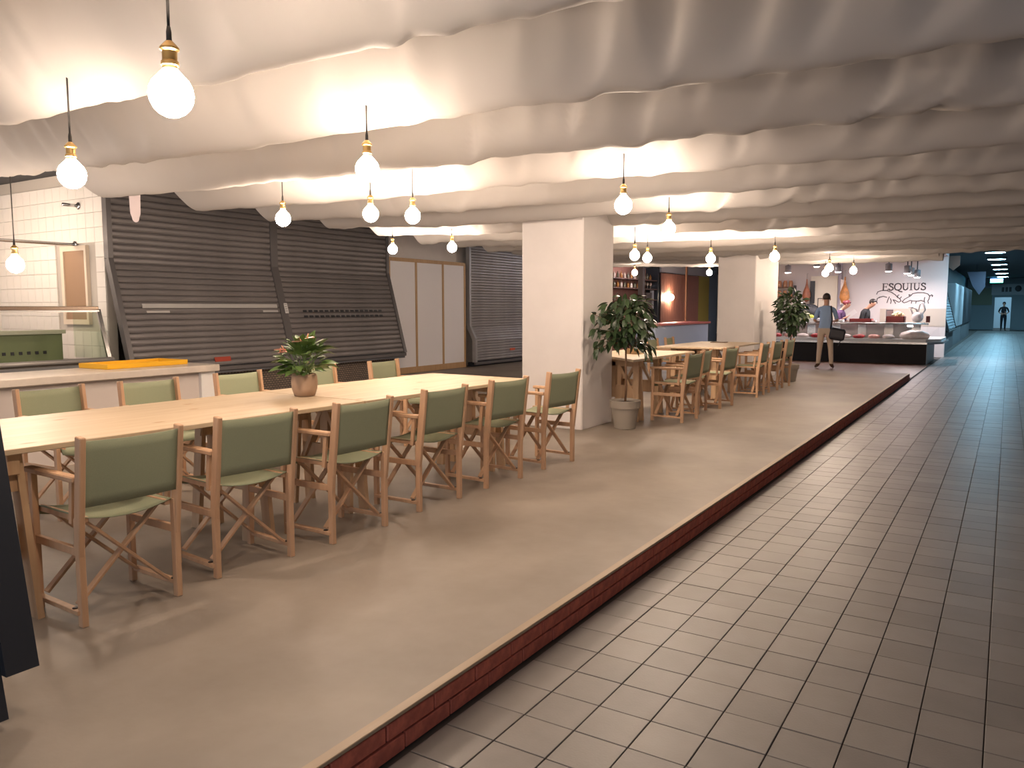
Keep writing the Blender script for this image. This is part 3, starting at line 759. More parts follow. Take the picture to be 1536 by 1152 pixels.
MB().ell((0, 0, 0), (.10, .10, .10)).build('bulb', mat('wall_bulb', (1, .9, .8), .4, emis=(1, .78, .56), estr=30), wlamp, True)
MB().tube([(0, 0, 0), (-.1, 0, 0)], .02, 8).build('arm', BRASS, wlamp, True)
bl = thing('tube_lamp', 'white tube lamp under the ceiling above the blue bar counter', 'lamp', (-6.2, 17.4, 2.75))
MB().b2((-.06, -.75, .0), (.06, .75, .06), ch=.01).build('housing', WHITE, bl)
MB().tube([(0, -.72, -.02), (0, .72, -.02)], .02, 8).build('tube', mat('tube_glow', (1, 1, 1), .5, emis=(.92, .90, 1), estr=22), bl, True)
for sy in (-.6, .6): MB().tube([(0, sy, .05), (0, sy, .55)], .008, 6).build('hanger', STEEL, bl)
# bottle shelves
shx = -7.2
y0s, y1s = onx(915, 432, shx).y, onx(981, 432, shx).y
shelf = thing('bottle_shelf', 'dark wooden bar shelf lined with bottles behind the potted tree', 'shelf', (shx, y0s, 0))
MB().b2((-.3, 0, 0), (-.26, y1s-y0s, 2.6)).build('back_panel', WOODR, shelf)
for px_y in (419, 432.5, 449): 
    z = onx(960, px_y, shx).z; MB().b2((-.26, 0, z-.03), (.1, y1s-y0s, z)).build('board', mat('shelf_wood', (.10, .045, .03), .5), shelf)
MB().b2((-.3, y1s-y0s, 0), (.12, y1s-y0s+.08, 2.6)).build('side_panel', BLACK, shelf)
BC = [mat('bottle_amber', (.30, .12, .03), .15), mat('bottle_clear', (.48, .36, .28), .12), mat('bottle_green', (.12, .10, .06), .15)]
bprof = [(.036, 0), (.038, .01), (.038, .17), (.03, .2), (.014, .225), (.013, .285), (.015, .29), (.001, .291)]
bms = [MB().lathe(bprof, n=12).mesh('bottle', b_, True) for b_ in BC]
gms = MB().lathe([(.03, 0), (.03, .004), (.005, .008), (.005, .08), (.03, .1), (.037, .14), (.032, .18), (.001, .181)], n=12).mesh('glass', BC[1], True)
for r_, px_y in enumerate((419, 432.5)):
    z = onx(960, px_y, shx).z
    for k in range(13):
        y = y0s+.15+k*(y1s-y0s-.3)/12
        if r_ == 1 and k > 9:
            o = link('wine_glass', gms, None, (shx-.05, y, z)); tag(o, 'stemmed glass on the lower bar shelf', 'glass', 'glasses on the bar shelf')
        else:
            o = link('bottle', bms[(k*7+r_) % 3], None, (shx-.06, y, z)); o.scale = (1, 1, .55+.14*((k*5) % 4)/4)
            c_ = ('amber', 'clear', 'green')[(k*7+r_) % 3]
            tag(o, '%s glass bottle on the %s bar shelf' % (c_, 'upper' if r_ == 0 else 'lower'), 'bottle', '%s bottles on the %s bar shelf' % (c_, 'upper' if r_ == 0 else 'lower'))
MB().b2((-.1, y1s-y0s-.75, 1.45), (.08, y1s-y0s-.35, 1.88)).build('box_machine', mat('machine_dark', (.06, .04, .035), .4), shelf)
MB().b2((.0, y1s-y0s-.3, 1.42), (.05, y1s-y0s-.12, 1.95)).build('price_board', mat('grey_board', (.35, .36, .38), .5), shelf)

# ================================================================== MEAT STALL
YC = 20.4
def pY(x, y, Y): return ony(x, y, Y)
wY = 24.0
xr_w = ony(1420, 450, wY).x
SW = mat('stall_wall', (.66, .60, .58), .55)
wb = struct('wall_meat_stall', MB().b2((-5.2, wY, 0), (xr_w, wY+.15, 3.3)), SW, 'pale wall of the meat stall carrying the lettering')
INK = mat('grey_ink', (.085, .07, .07), .7)
# --- lettering: ESQUIUS, serif capitals built as flat strokes on the wall
LET = {
 'E': ([[(.12, 0), (.12, 1)]], [[(0, 0), (.62, 0), (.66, .22)], [(0, 1), (.58, 1), (.62, .80)], [(.12, .52), (.45, .52)], [(.45, .40), (.45, .64)]], .72),
 'S': ([[(.50, .80), (.40, .95), (.25, 1), (.10, .90), (.08, .74), (.20, .60), (.40, .47), (.52, .33), (.50, .13), (.33, 0), (.15, .03), (.05, .17)]], [[(.50, .74), (.50, 1)], [(.05, 0), (.05, .27)]], .62),
 'Q': ([[(.45, 1), (.22, .92), (.09, .70), (.07, .5), (.09, .30), (.22, .08), (.45, 0), (.68, .08), (.81, .30), (.83, .5), (.81, .70), (.68, .92), (.45, 1)], [(.45, .02), (.65, -.18), (.95, -.26)]], [], .92),
 'U': ([[(.15, 1), (.15, .35), (.20, .12), (.38, .01), (.56, .10), (.64, .32)]], [[(.64, .32), (.64, 1)], [(0, 1), (.32, 1)], [(.52, 1), (.78, 1)]], .84),
 'I': ([[(.18, 0), (.18, 1)]], [[(0, 0), (.36, 0)], [(0, 1), (.36, 1)]], .42)}
p0, p1 = ony(1323.5, 435.5, wY), ony(1389.5, 433, wY)
hh = ony(1356, 424.5, wY).z-ony(1356, 434.5, wY).z
word = 'ESQUIUS'; tw_ = sum(LET[c][2] for c in word); sc_ = (p1.x-p0.x)/tw_; xo = p0.x
sign = thing('wall_lettering', 'dark serif lettering ESQUIUS on the pale stall wall', 'sign', (p0.x, wY, p0.z))
def strokes(mb, lines, wd, ox, sx, sz):
    for ln_ in lines:
        for a, b in zip(ln_, ln_[1:]):
            A = Vector((ox+a[0]*sx, -.008, a[1]*sz)); B = Vector((ox+b[0]*sx, -.008, b[1]*sz)); d = (B-A).normalized()*wd*.25
            mb.bar(A-d, B+d, wd, .016, up=(0, 1, 0))
for c in word:
    mb = MB(); strokes(mb, LET[c][0], hh*.17, xo-p0.x, sc_, hh); strokes(mb, LET[c][1], hh*.075, xo-p0.x, sc_, hh)
    mb.build('letter', INK, sign); xo += sc_*LET[c][2]
# --- line drawing of a bull and a pig facing each other
dr = thing('wall_drawing', 'dark line drawing of a bull and a pig nose to nose on the stall wall', 'drawing', (0, wY, 0))
def draw(name, lines, wd):
    mb = MB()
    for ln_ in lines:
        P_ = [ony(1314+x*86/470, 435+y*86/470*1.0, wY) for x, y in ln_]
        for a, b in zip(P_, P_[1:]):
            A = Vector((a.x, -.006, a.z)); B = Vector((b.x, -.006, b.z)); d = (B-A).normalized()*wd*.25
            mb.bar(A-d, B+d, wd, .012, up=(0, 1, 0))
    return mb.build(name, INK, dr)
draw('bull', [[(5, 35), (15, 15), (45, 5), (90, 5), (130, 20), (160, 40), (178, 62), (195, 70), (205, 90), (190, 100), (175, 95), (160, 85), (140, 80)],
              [(25, 60), (60, 52), (90, 60)], [(12, 68), (6, 90), (10, 110)], [(12, 68), (30, 62)], [(110, 55), (100, 75), (90, 105)], [(118, 70), (125, 90), (120, 112)], [(140, 80), (155, 100), (160, 112)], [(180, 62), (178, 45), (190, 40)], [(195, 70), (210, 55)]], .022)
draw('pig', [[(215, 95), (235, 75), (262, 60), (285, 48), (300, 30), (340, 22), (390, 22), (425, 32), (440, 50), (435, 75), (425, 90), (430, 110)],
             [(215, 95), (230, 105), (255, 98), (280, 85), (295, 88), (290, 110)], [(300, 90), (340, 92), (370, 85), (395, 95)], [(330, 92), (325, 110)], [(400, 60), (395, 85), (400, 108)], [(440, 50), (455, 40), (465, 45), (460, 55)], [(275, 50), (270, 38), (285, 40)]], .022)
# --- counter
mc = thing('meat_counter', 'long black and steel meat counter with curved glass and trays of meat', 'counter', (0, YC, 0))
xl_c, xr_c = -4.9, ony(1389, 535, YC).x
def zY(y, x=1300): return ony(x, y, YC).z
z1_, z2_ = .52, .66
MB().b2((xl_c, 0, .0), (xr_c, .9, z1_)).build('front_panel', mat('black_panel', (.016, .014, .015), .6, spec=.2), mc)
MB().b2((xr_c, .02, .0), (xr_c+.01, 2.4, z1_), ch=0).build('side_panel', mat('grey_side', (.40, .42, .45), .5), mc)
MB().prism([(xl_c, -.12), (xr_c+.02, -.12), (xr_c+.34, .5), (xr_c+.34, 2.6), (xr_c-.5, 2.6), (xr_c-.5, .9), (xl_c, .9)], 2, z1_, z1_+.05).build('ledge', STEEL, mc)
MB().prism([(xl_c, -.02), (xr_c-.02, -.02), (xr_c+.28, .55), (xr_c+.28, 2.5), (xr_c-.4, 2.5), (xr_c-.4, .9), (xl_c, .9)], 2, z1_+.05, z1_+.12).build('tray_deck', WHITE, mc)
gl = MB(); arc = [(-.02, z2_), (.02, z2_+.16), (.12, z2_+.30), (.3, z2_+.36)]
for a, b in zip(arc, arc[1:]): gl.add([(xl_c, a[0], a[1]), (xr_c, a[0], a[1]), (xr_c, b[0], b[1]), (xl_c, b[0], b[1])], [(0, 1, 2, 3)])
gl.build('front_glass', GLASS, mc, True)
MB().add([(xr_c, -.02, z2_), (xr_c+.28, .55, z2_), (xr_c+.2, .7, z2_+.3), (xr_c-.02, .12, z2_+.3)], [(0, 1, 2, 3)]).build('corner_glass', GLASS, mc)
MB().tube([(xl_c, .3, z2_+.37), (xr_c, .3, z2_+.37)], .018, 8).build('glass_rail', STEEL, mc, True)
MB().b2((xl_c, .50, z2_+.36), (xr_c-.15, 1.22, z2_+.40)).build('serving_shelf', STEEL, mc)
MB().b2((xl_c, .85, z1_), (xr_c-.3, .95, z2_+.37)).build('rear_panel', WHITE, mc)
for k in range(7):
    MB().b2((xl_c+.4+.66*k, .84, z2_), (xl_c+.615+.66*k, .85, z2_+.35)).build('divider', STEEL, mc)
MEAT = mat('red_meat', (.45, .03, .035), .35, var=.4, scale=14); PORK = mat('pale_meat', (.78, .42, .36), .4, var=.25, scale=12); FAT = mat('white_fat', (.85, .75, .70), .4, var=.12, scale=10)
TRAYW = mat('tray_white', (.8, .8, .78), .4)
def blob(c, r, seed, mt, name, lab_, cat, grp):
    mb = MB().ell((0, 0, 0), r, 14, 8)
    mb.v = [tuple(Vector(v)*(1+.28*noise.noise((v[0]*6+seed, v[1]*6, v[2]*6)))) for v in mb.v]
    o = mb.build(name, mt, smooth=True, loc=(c[0], c[1], c[2]+r[2]*.8)); tag(o, lab_, cat, grp); return o
k = 0
x = -3.9
while x < xr_c-.80:
    mt, nm = ((MEAT, 'red'), (PORK, 'pale pink'), (FAT, 'fatty white'))[k % 3]
    blob((x, YC+.28+.05*(k % 2), z1_+.12), (.15, .16, .06), k*3.1, mt, 'meat_cut', '%s cut of meat behind the counter glass' % nm, 'meat', '%s cuts in the meat counter' % nm)
    x += .36; k += 1
# big white rack of ribs at the angled end
blob((xr_c-.30, YC+.35, z1_+.12), (.36, .22, .13), 40, FAT, 'pork_side', 'large fatty white side of pork at the angled counter end', 'meat', None)
# items on the serving shelf
zS = z2_+.40
def bx(name, lab_, cat, px, mt, w_, d_, h_, ch=.006, grp=None, Y=YC+.8):
    q = ony(px, 480, Y); o = MB().b2((-w_/2, -d_/2, 0), (w_/2, d_/2, h_), ch=ch).build(name, mt, loc=(q.x, Y, zS)); tag(o, lab_, cat, grp); return o
RED = mat('red_plastic', (.42, .03, .03), .4)
def crate(lab_, px, w_, Y=YC+.8, h_=.16):
    q = ony(px, 480, Y); t = thing('meat_crate', lab_, 'crate', (q.x, Y, zS))
    MB().b2((-w_/2, -.18, 0), (w_/2, .18, .02)).build('base', RED, t)
    for a, b in (((-w_/2, -.18), (-w_/2+.02, .18)), ((w_/2-.02, -.18), (w_/2, .18)), ((-w_/2, -.18), (w_/2, -.16)), ((-w_/2, .16), (w_/2, .18))): MB().b2((a[0], a[1], .01), (b[0], b[1], h_)).build('side', RED, t)
crate('red plastic crate beside the yellow flowers on the counter', 1344, .44, Y=YC+.72)
crate('low red plastic crate before the stooping server in black', 1292, .55, h_=.09)
q = ony(1334, 480, YC+1.0); t = thing('notice_board', 'small grey notice stand on the meat counter', 'sign', (q.x, YC+1.0, zS))
MB().b2((-.09, -.01, 0), (.09, .01, .34), ch=.004).build('board', mat('notice_grey', (.32, .33, .36), .5), t); MB().b2((-.07, -.016, .06), (.07, -.01, .30)).build('sheet', mat('notice_sheet', (.58, .58, .60), .6), t); MB().b2((-.1, -.06, 0), (.1, .06, .015)).build('foot', BLACK, t)
q = ony(1346.5, 480, YC+1.04); t = thing('potted_flower', 'pale yellow flowers in a yellow wrapped pot on the meat counter', 'plant', (q.x, YC+1.04, zS))
MB().lathe([(.05, 0), (.08, .20), (.001, .19)], n=14).build('pot', mat('pot_olive', (.45, .36, .05), .5), t, True)
fm = MB().ell((0, 0, 0), (.045, .045, .03), 8, 5).mesh('flower', mat('cream_flower', (.85, .80, .50), .6), True)
for k in range(16):
    a = k*2.4; r_ = .035*math.sqrt(k); link('flower', fm, t, (r_*math.cos(a), r_*math.sin(a), .27-.006*k))
MB().ell((0, 0, .21), (.12, .12, .05), 10, 6).build('foliage', LEAF, t, True)
# white curved ornament
q = ony(1376, 480, YC+1.1); t = thing('ornament', 'white curved ornament with looped handles on the meat counter end', 'ornament', (q.x, YC+1.1, zS))
CER = mat('white_ceramic', (.82, .80, .80), .25)
MB().lathe([(.06, 0), (.12, .05), (.15, .14), (.12, .22), (.07, .26), (.001, .27)], n=18).build('body', CER, t, True)
for s, hgt in ((-1, .40), (1, .52)):
    pts = [(s*.10, 0, .2), (s*.17, 0, .33), (s*.12, 0, hgt), (s*.02+s*.02, 0, hgt-.05), (s*.01, 0, .25)]
    MB().tube(pts, [.025, .025, .03, .025, .02], 8).build('handle', CER, t, True)
MB().ell((-.17, 0, .40), (.07, .05, .035)).build('spout', CER, t, True)
bx('box', 'small dark red box beside the white ornament', 'box', 1392, mat('dark_red_box', (.18, .03, .03), .5), .09, .09, .17)
bx('scale', 'pale steel weighing scale on the meat counter before the customer', 'scale', 1222, mat('pale_steel', (.75, .75, .77), .3, .3), .30, .26, .10)
bx('tray', 'bright white tray beside the customer bag on the counter', 'tray', 1258, TRAYW, .26, .26, .06)
bx('tray', 'pinkish white tray of cut meat on the meat counter', 'tray', 1284, mat('pink_tray', (.75, .5, .5), .4), .24, .24, .07)
bx('tray', 'pale tray near the red crate on the meat counter', 'tray', 1307, mat('pale_tray', (.72, .58, .58), .4), .24, .24, .05)
# slicer, yellow-green bag at the left
q = ony(1214, 480, 23.0); t = thing('meat_slicer', 'dark round meat slicer behind the counter', 'slicer', (q.x, 23.0, .94))
MB().lathe([(.30, -.05), (.33, 0), (.30, .05)], (0, 0, .30), 24, Matrix.Rotation(math.pi/2, 3, 'X')).build('blade_guard', BLACK, t, True); MB().b2((-.3, -.2, -.0), (.3, .2, .1)).build('base', STEEL, t)
q = ony(1211, 480, 21.3); o = blob((q.x, 21.3, zS+.01), (.22, .12, .11), 77, mat('lime_bag', (.45, .48, .03), .5), 'lime_bag', 'yellow green bag on the meat counter beside the slicer', 'bag', None)
struct('wall_work_table', MB().b2((-4.9, 22.75, 0), (-.6, 23.45, .94)), STEEL, 'steel worktop behind the meat counter')
# left wall of the stall: shelves with jars, hams
zsh = [ony(1175, y, 23.6).z for y in (430.5, 445)]
sh_ = thing('jar_shelf', 'dark wooden shelf unit with jars at the meat stall', 'shelf', (ony(1172, 430, 23.8).x, 23.8, 0))
for z in zsh: MB().b2((-.5, -.16, z-.03), (.42, .2, z)).build('board', mat('shelf_brown', (.14, .07, .04), .6), sh_)
for sx in (-.5, .40): MB().b2((sx, -.1, zsh[1]-.1), (sx+.02, .2, zsh[0]+.05)).build('bracket', BLACK, sh_)
jm = MB().lathe([(.06, 0), (.065, .02), (.065, .15), (.05, .17), (.05, .2), (.001, .2)], n=12).mesh('jar', mat('jar_amber', (.45, .22, .12), .2), True)
for r_, z in enumerate(zsh):
    for k in range(5):
        o = link('jar', jm, None, (sh_.location.x-.38+.17*k, 23.75, z)); tag(o, 'amber preserve jar on the %s meat stall shelf' % ('upper' if r_ == 0 else 'lower'), 'jar', 'jars on the %s meat stall shelf' % ('upper' if r_ == 0 else 'lower'))
HAM = mat('ham_orange', (.62, .26, .08), .4, var=.3, scale=8)
for px, py, s_, lab_ in ((1267, 436, 1, 'pale orange cured ham hanging beside the doorway of the stall wall'), (1210, 436, .85, 'brown cured ham hanging on a dark board beside the jar shelf')):
    q = ony(px, py, 23.75); t = thing('cured_ham', lab_, 'ham', q)
    MB().lathe([(.02*s_, .42*s_), (.03*s_, .28*s_), (.05*s_, .16*s_), (.13*s_, -.05*s_), (.15*s_, -.2*s_), (.09*s_, -.36*s_), (.01, -.42*s_)], n=14).build('meat', HAM if s_ == 1 else mat('ham_brown', (.36, .13, .07), .4, var=.3, scale=8), t, True)
    MB().tube([(0, 0, .40*s_), (0, 0, .62*s_), (0, .2, .62*s_)], .006, 6).build('hook', STEEL, t)
    if s_ < 1: MB().b2((.08, .10, -.4), (.22, .13, .3)).build('board', BLACK, t)
    else: MB().prism([(-.12, -.42), (-.02, -.40), (.03, .3), (-.12, .35)], 1, -.02, .02).build('fat_side', FAT, t)
q = ony(1237, 440, 23.9)
struct('trim_panel', MB().b2((ony(1216, 440, 23.9).x, 23.9, .9), (ony(1256, 440, 23.9).x, 23.98, ony(1237, 414, 23.9).z)), mat('cream_panel', (.80, .73, .60), .5), 'cream panel on the meat stall wall')
struct('trim_post', MB().b2((ony(1257, 440, 23.9).x, 23.85, 0), (ony(1262, 440, 23.9).x, 23.98, 3.3)), mat('lilac_post', (.40, .36, .42), .5), 'lilac grey post on the meat stall wall')
struct('trim_splash', MB().b2((ony(1320, 470, wY).x, wY-.012, .9), (xr_w, wY, ony(1380, 463, wY).z)), mat('splash_beige', (.55, .46, .38), .4), 'beige splash panel below the wall drawing')
pf = thing('picture_frame', 'thin black picture frame on the cream stall panel behind the customer', 'picture', (ony(1235, 455, 23.88).x, 23.88, ony(1235, 455, 23.88).z))
for a, b in (((-.17, -.16), (-.15, .16)), ((.15, -.16), (.17, .16)), ((-.17, .14), (.17, .16)), ((-.17, -.16), (.17, -.14))): MB().b2((a[0], -.01, a[1]), (b[0], .012, b[1])).build('frame_bar', BLACK, pf)
MB().b2((-.15, .0, -.14), (.15, .01, .14)).build('sheet', mat('picture_sheet', (.72, .64, .52), .6), pf)
# ceiling of the stall with spots
struct('ceiling_meat_stall', MB().b2((-5.2, 20.2, 2.92), (xr_w, wY, 2.98)), mat('stall_ceiling', (.60, .50, .52), .6), 'pale pink ceiling of the meat stall')
SPOT = mat('spot_glow', (1, 1, 1), .4, emis=(1, .85, .84), estr=72)
for k, (px, py, Y) in enumerate(((1333, 407, 21.4), (1361, 410, 21.8), (1366.5, 413, 22.3), (1375.5, 416, 22.8), (1182, 409, 22.0), (1257, 408, 21.6), (1225, 400, 21.3))):
    q = ony(px, py, Y); t = thing('spot_lamp', ('can spotlight above the wall lettering of the meat stall' if k < 4 else 'can spotlight above the left part of the meat stall'), 'lamp', q, 0, 'meat stall spotlights over the lettering' if k < 4 else 'meat stall spotlights at the left')
    MB().lathe([(.075, .0), (.085, .0), (.085, .20), (.03, .22), (.001, .22)], n=16).build('housing', mat('spot_grey', (.25, .24, .25), .4), t, True)
    MB().tube([(0, 0, .2), (0, 0, 2.92-q.z)], .015, 6).build('stem', BLACK, t)
    MB().lathe([(.074, -.002), (.06, -.008), (.001, -.012)], n=16).build('lens', SPOT, t)

# ================================================================== CORRIDOR BEYOND
BLUEP = mat('pale_panel', (.62, .64, .66), .5); DB = mat('dark_stall', (.06, .065, .075), .6)
xl0 = .02
for k, (y0, y1) in enumerate(((27.2, 31.5), (31.7, 37.5), (37.7, 46))):
    lab_ = ['pale steel roller shutter just past the meat stall', 'white panelled stall front further down the corridor', 'dark stall front near the end of the corridor'][k]
    if k == 0:
        t, _ = shutter('roller_shutter', lab_, y0, y1, xl0-.45, 2.75, 2.2, xl0-.05, .685, .10, slat_mat=mat('pale_shutter', (.42, .48, .52), .45))
    else:
        t = thing('stall_front', lab_, 'stall', (xl0-.1, y0, 0))
        MB().b2((-.6, 0, .7), (0, y1-y0, 2.35), ch=.03).build('front', BLUEP if k == 1 else DB, t); MB().b2((-.6, .1, 0), (-.05, y1-y0-.1, .7)).build('base', mat('stall_base', (.25, .26, .27), .6), t)
struct('wall_corridor', MB().b2((-1.2, wY+.16, 0), (-.76, 57.9, 3.3)), DB, 'dark wall of stalls along the corridor')
struct('wall_plinth', MB().b2((-.75, 27.2, 0), (xl0-.12, 31.5, .62)), mat('stall_base2', (.20, .19, .19), .6), 'low dark base under the pale shutter')
# banner / dark jacket-like hanging shapes
for px, py, Y, w_, h_, c_, lab_ in ((1424, 395, 24.6, .55, .42, (.28, .17, .13), 'brown angled sign box jutting over the corridor'), (1464, 425, 38, .7, 1.0, (.07, .07, .10), 'grey hanging banner by the dark stall front')):
    q = ony(px, py, Y); t = thing('hanging_sign', lab_, 'sign', q)
    MB().prism([(-w_/2, h_/2), (w_/2, h_/2), (w_/2, -h_*.15), (w_*.2, -h_/2), (-w_*.2, -h_*.1)], 1, -.04, .04).build('panel', mat('sign_%d' % px, c_, .6), t)
    MB().tube([(0, 0, h_*.4), (0, 0, 3.3-q.z)], .01, 6).build('hanger', BLACK, t)
q = ony(1534, 398, 26); t = thing('awning', 'pinkish grey stall awning at the right of the corridor', 'awning', (2.75, 26, 0))
MB().prism([(2.3-2.75+.0, 3.1), (1.0, 3.1), (1.0, 2.45), (.1, 2.15), (-.25, 2.5)], 1, 0, .3).build('valance', mat('awning_pink', (.36, .27, .28), .7), t)
MB().b2((.85, .0, 0), (.95, .3, 2.5)).build('post', DB, t)
struct('wall_corridor_right', MB().b2((2.9, 28, 0), (3.2, 58, 3.3)), DB, 'dark stalls on the right of the corridor')
o = thing('crate_stack', 'dark stand with a pale top at the right of the corridor', 'stand', (2.45, 29.5, 0)); MB().b2((-.3, -.3, 0), (.3, .3, .92), ch=.01).build('body', BLACK, o); MB().b2((-.34, -.34, .92), (.34, .34, .97)).build('top', BLUEP, o)
# end wall with doorway
YE = 58
xd0, xd1 = ony(1491, 470, YE).x, ony(1516, 470, YE).x; zd = ony(1500, 446, YE).z
ew = MB().b2((-1.2, YE, 0), (xd0, YE+.2, 3.3)).b2((xd1, YE, 0), (3.2, YE+.2, 3.3)).b2((xd0, YE, zd), (xd1, YE+.2, 3.3))
struct('wall_end', ew, mat('end_wall', (.35, .42, .45), .6), 'end wall of the corridor with a lit doorway')
struct('wall_end_room', MB().b2((-1, 63, 0), (4, 63.1, 3.3)), mat('end_room', (.8, .82, .86), .6), 'white wall beyond the end doorway')
dp = MB().b2((xd0-1.5, YE-.05, 1.6), (xd0-.15, YE-.01, 2.7)).build('notice_board', mat('olive_notice', (.30, .32, .22), .6)); tag(dp, 'olive panel on the end wall beside the doorway', 'panel')
tb_ = thing('sign_band', 'pale sign band with dark marks above the end doorway', 'sign', (xd0-.2, YE-.06, zd+.15)); MB().b2((0, 0, 0), (2.2, .04, .7)).build('panel', BLUEP, tb_)
for k in range(3): MB().b2((.55+.2*k, -.012, .2), (.69+.2*k, 0, .5)).build('mark', BLACK, tb_)
MB().ell((1.45, -.01, .4), (.18, .02, .2)).build('mark', BLACK, tb_)
q = onz(1495, 421, 2.95); YS = 56
q = ony(1495, 421, YS)
ex = thing('exit_sign', 'lit blue green exit sign hanging under the dark corridor ceiling', 'sign', q)
MB().b2((-.36, -.04, -.14), (.36, .04, .14), ch=.01).build('housing', BLACK, ex)
MB().b2((-.34, -.05, -.01), (.34, -.04, .12)).build('face', mat('sign_blue', (.2, .4, .8), .5, emis=(.12, .35, 1), estr=2.5), ex)
MB().b2((-.34, -.05, -.12), (.34, -.04, -.03)).build('face', mat('sign_green', (.2, .8, .6), .5, emis=(.1, .9, .6), estr=2), ex)
MB().tube([(0, 0, .13), (0, 0, 3.3-q.z)], .012, 6).build('hanger', BLACK, ex)
CL = mat('corridor_light', (1, 1, 1), .5, emis=(.36, .74, 1), estr=17)
for px, py in ((1493, 379), (1495, 389), (1499, 397), (1500.5, 404)):
    q = onz(px, py, 3.22); t = thing('ceiling_light', 'round cool white ceiling light above the corridor', 'lamp', (q.x, q.y, 3.22), 0, 'round corridor ceiling lights')
    MB().lathe([(.28, 0), (.33, 0), (.34, .08), (.001, .08)], n=24).build('rim', mat('rim_dark', (.1, .1, .1), .5), t)
    MB().lathe([(.28, -.005), (.001, -.012)], n=24).build('diffuser', CL, t)
for k, (x_, y_) in enumerate(((1.2, 22.6), (1.2, 47), (1.2, 52.5), (1.6, 60.5))):
    t = thing('ceiling_light', 'round cool white ceiling light further along the corridor', 'lamp', (x_, y_, 3.22), 0, 'other corridor ceiling lights')
    MB().lathe([(.28, 0), (.33, 0), (.34, .08), (.001, .08)], n=24).build('rim', MATS['rim_dark'], t)
    MB().lathe([(.28, -.005), (.001, -.012)], n=24).build('diffuser', CL, t)

# ================================================================== PEOPLE
SKIN = mat('skin', (.55, .30, .20), .5); HAIRD = mat('hair_dark', (.02, .014, .012), .5); HAIRR = mat('hair_red', (.16, .02, .03), .45); SHOE = mat('brown_shoe', (.10, .05, .03), .5)
def person(label, loc, rz, J, E_, region, mats, hair, hairm, scale=1.0):
    """J: joint -> (pos, rx, ry); E_: edges; region(co, joint_name) -> material index"""
    names = list(J); me = bpy.data.meshes.new('body'); me.from_pydata([J[n][0] for n in names], [(names.index(a), names.index(b)) for a, b in E_], [])
    o = bpy.data.objects.new('tmp_body', me); COL.objects.link(o)
    md = o.modifiers.new('skin', 'SKIN'); md.use_smooth_shade = True
    for i, n in enumerate(names):
        sv = me.skin_vertices[0].data[i]; sv.radius = (J[n][1], J[n][2]); sv.use_root = (n == 'pelvis')
    sb = o.modifiers.new('sub', 'SUBSURF'); sb.levels = 3; sb.render_levels = 3
    dg = bpy.context.evaluated_depsgraph_get(); nm = bpy.data.meshes.new_from_object(o.evaluated_get(dg)); nm.name = 'body'
    bpy.data.objects.remove(o)
    nm.materials.clear()
    for m_ in mats: nm.materials.append(m_)
    P_ = {n: Vector(J[n][0]) for n in names}
    for f in nm.polygons:
        f.material_index = region(f.center, P_); f.use_smooth = True
    t = thing('person', label, 'person', loc, rz); t.scale = (scale,)*3
    link('body', nm, t)
    hair(t, hairm, P_)
    return t
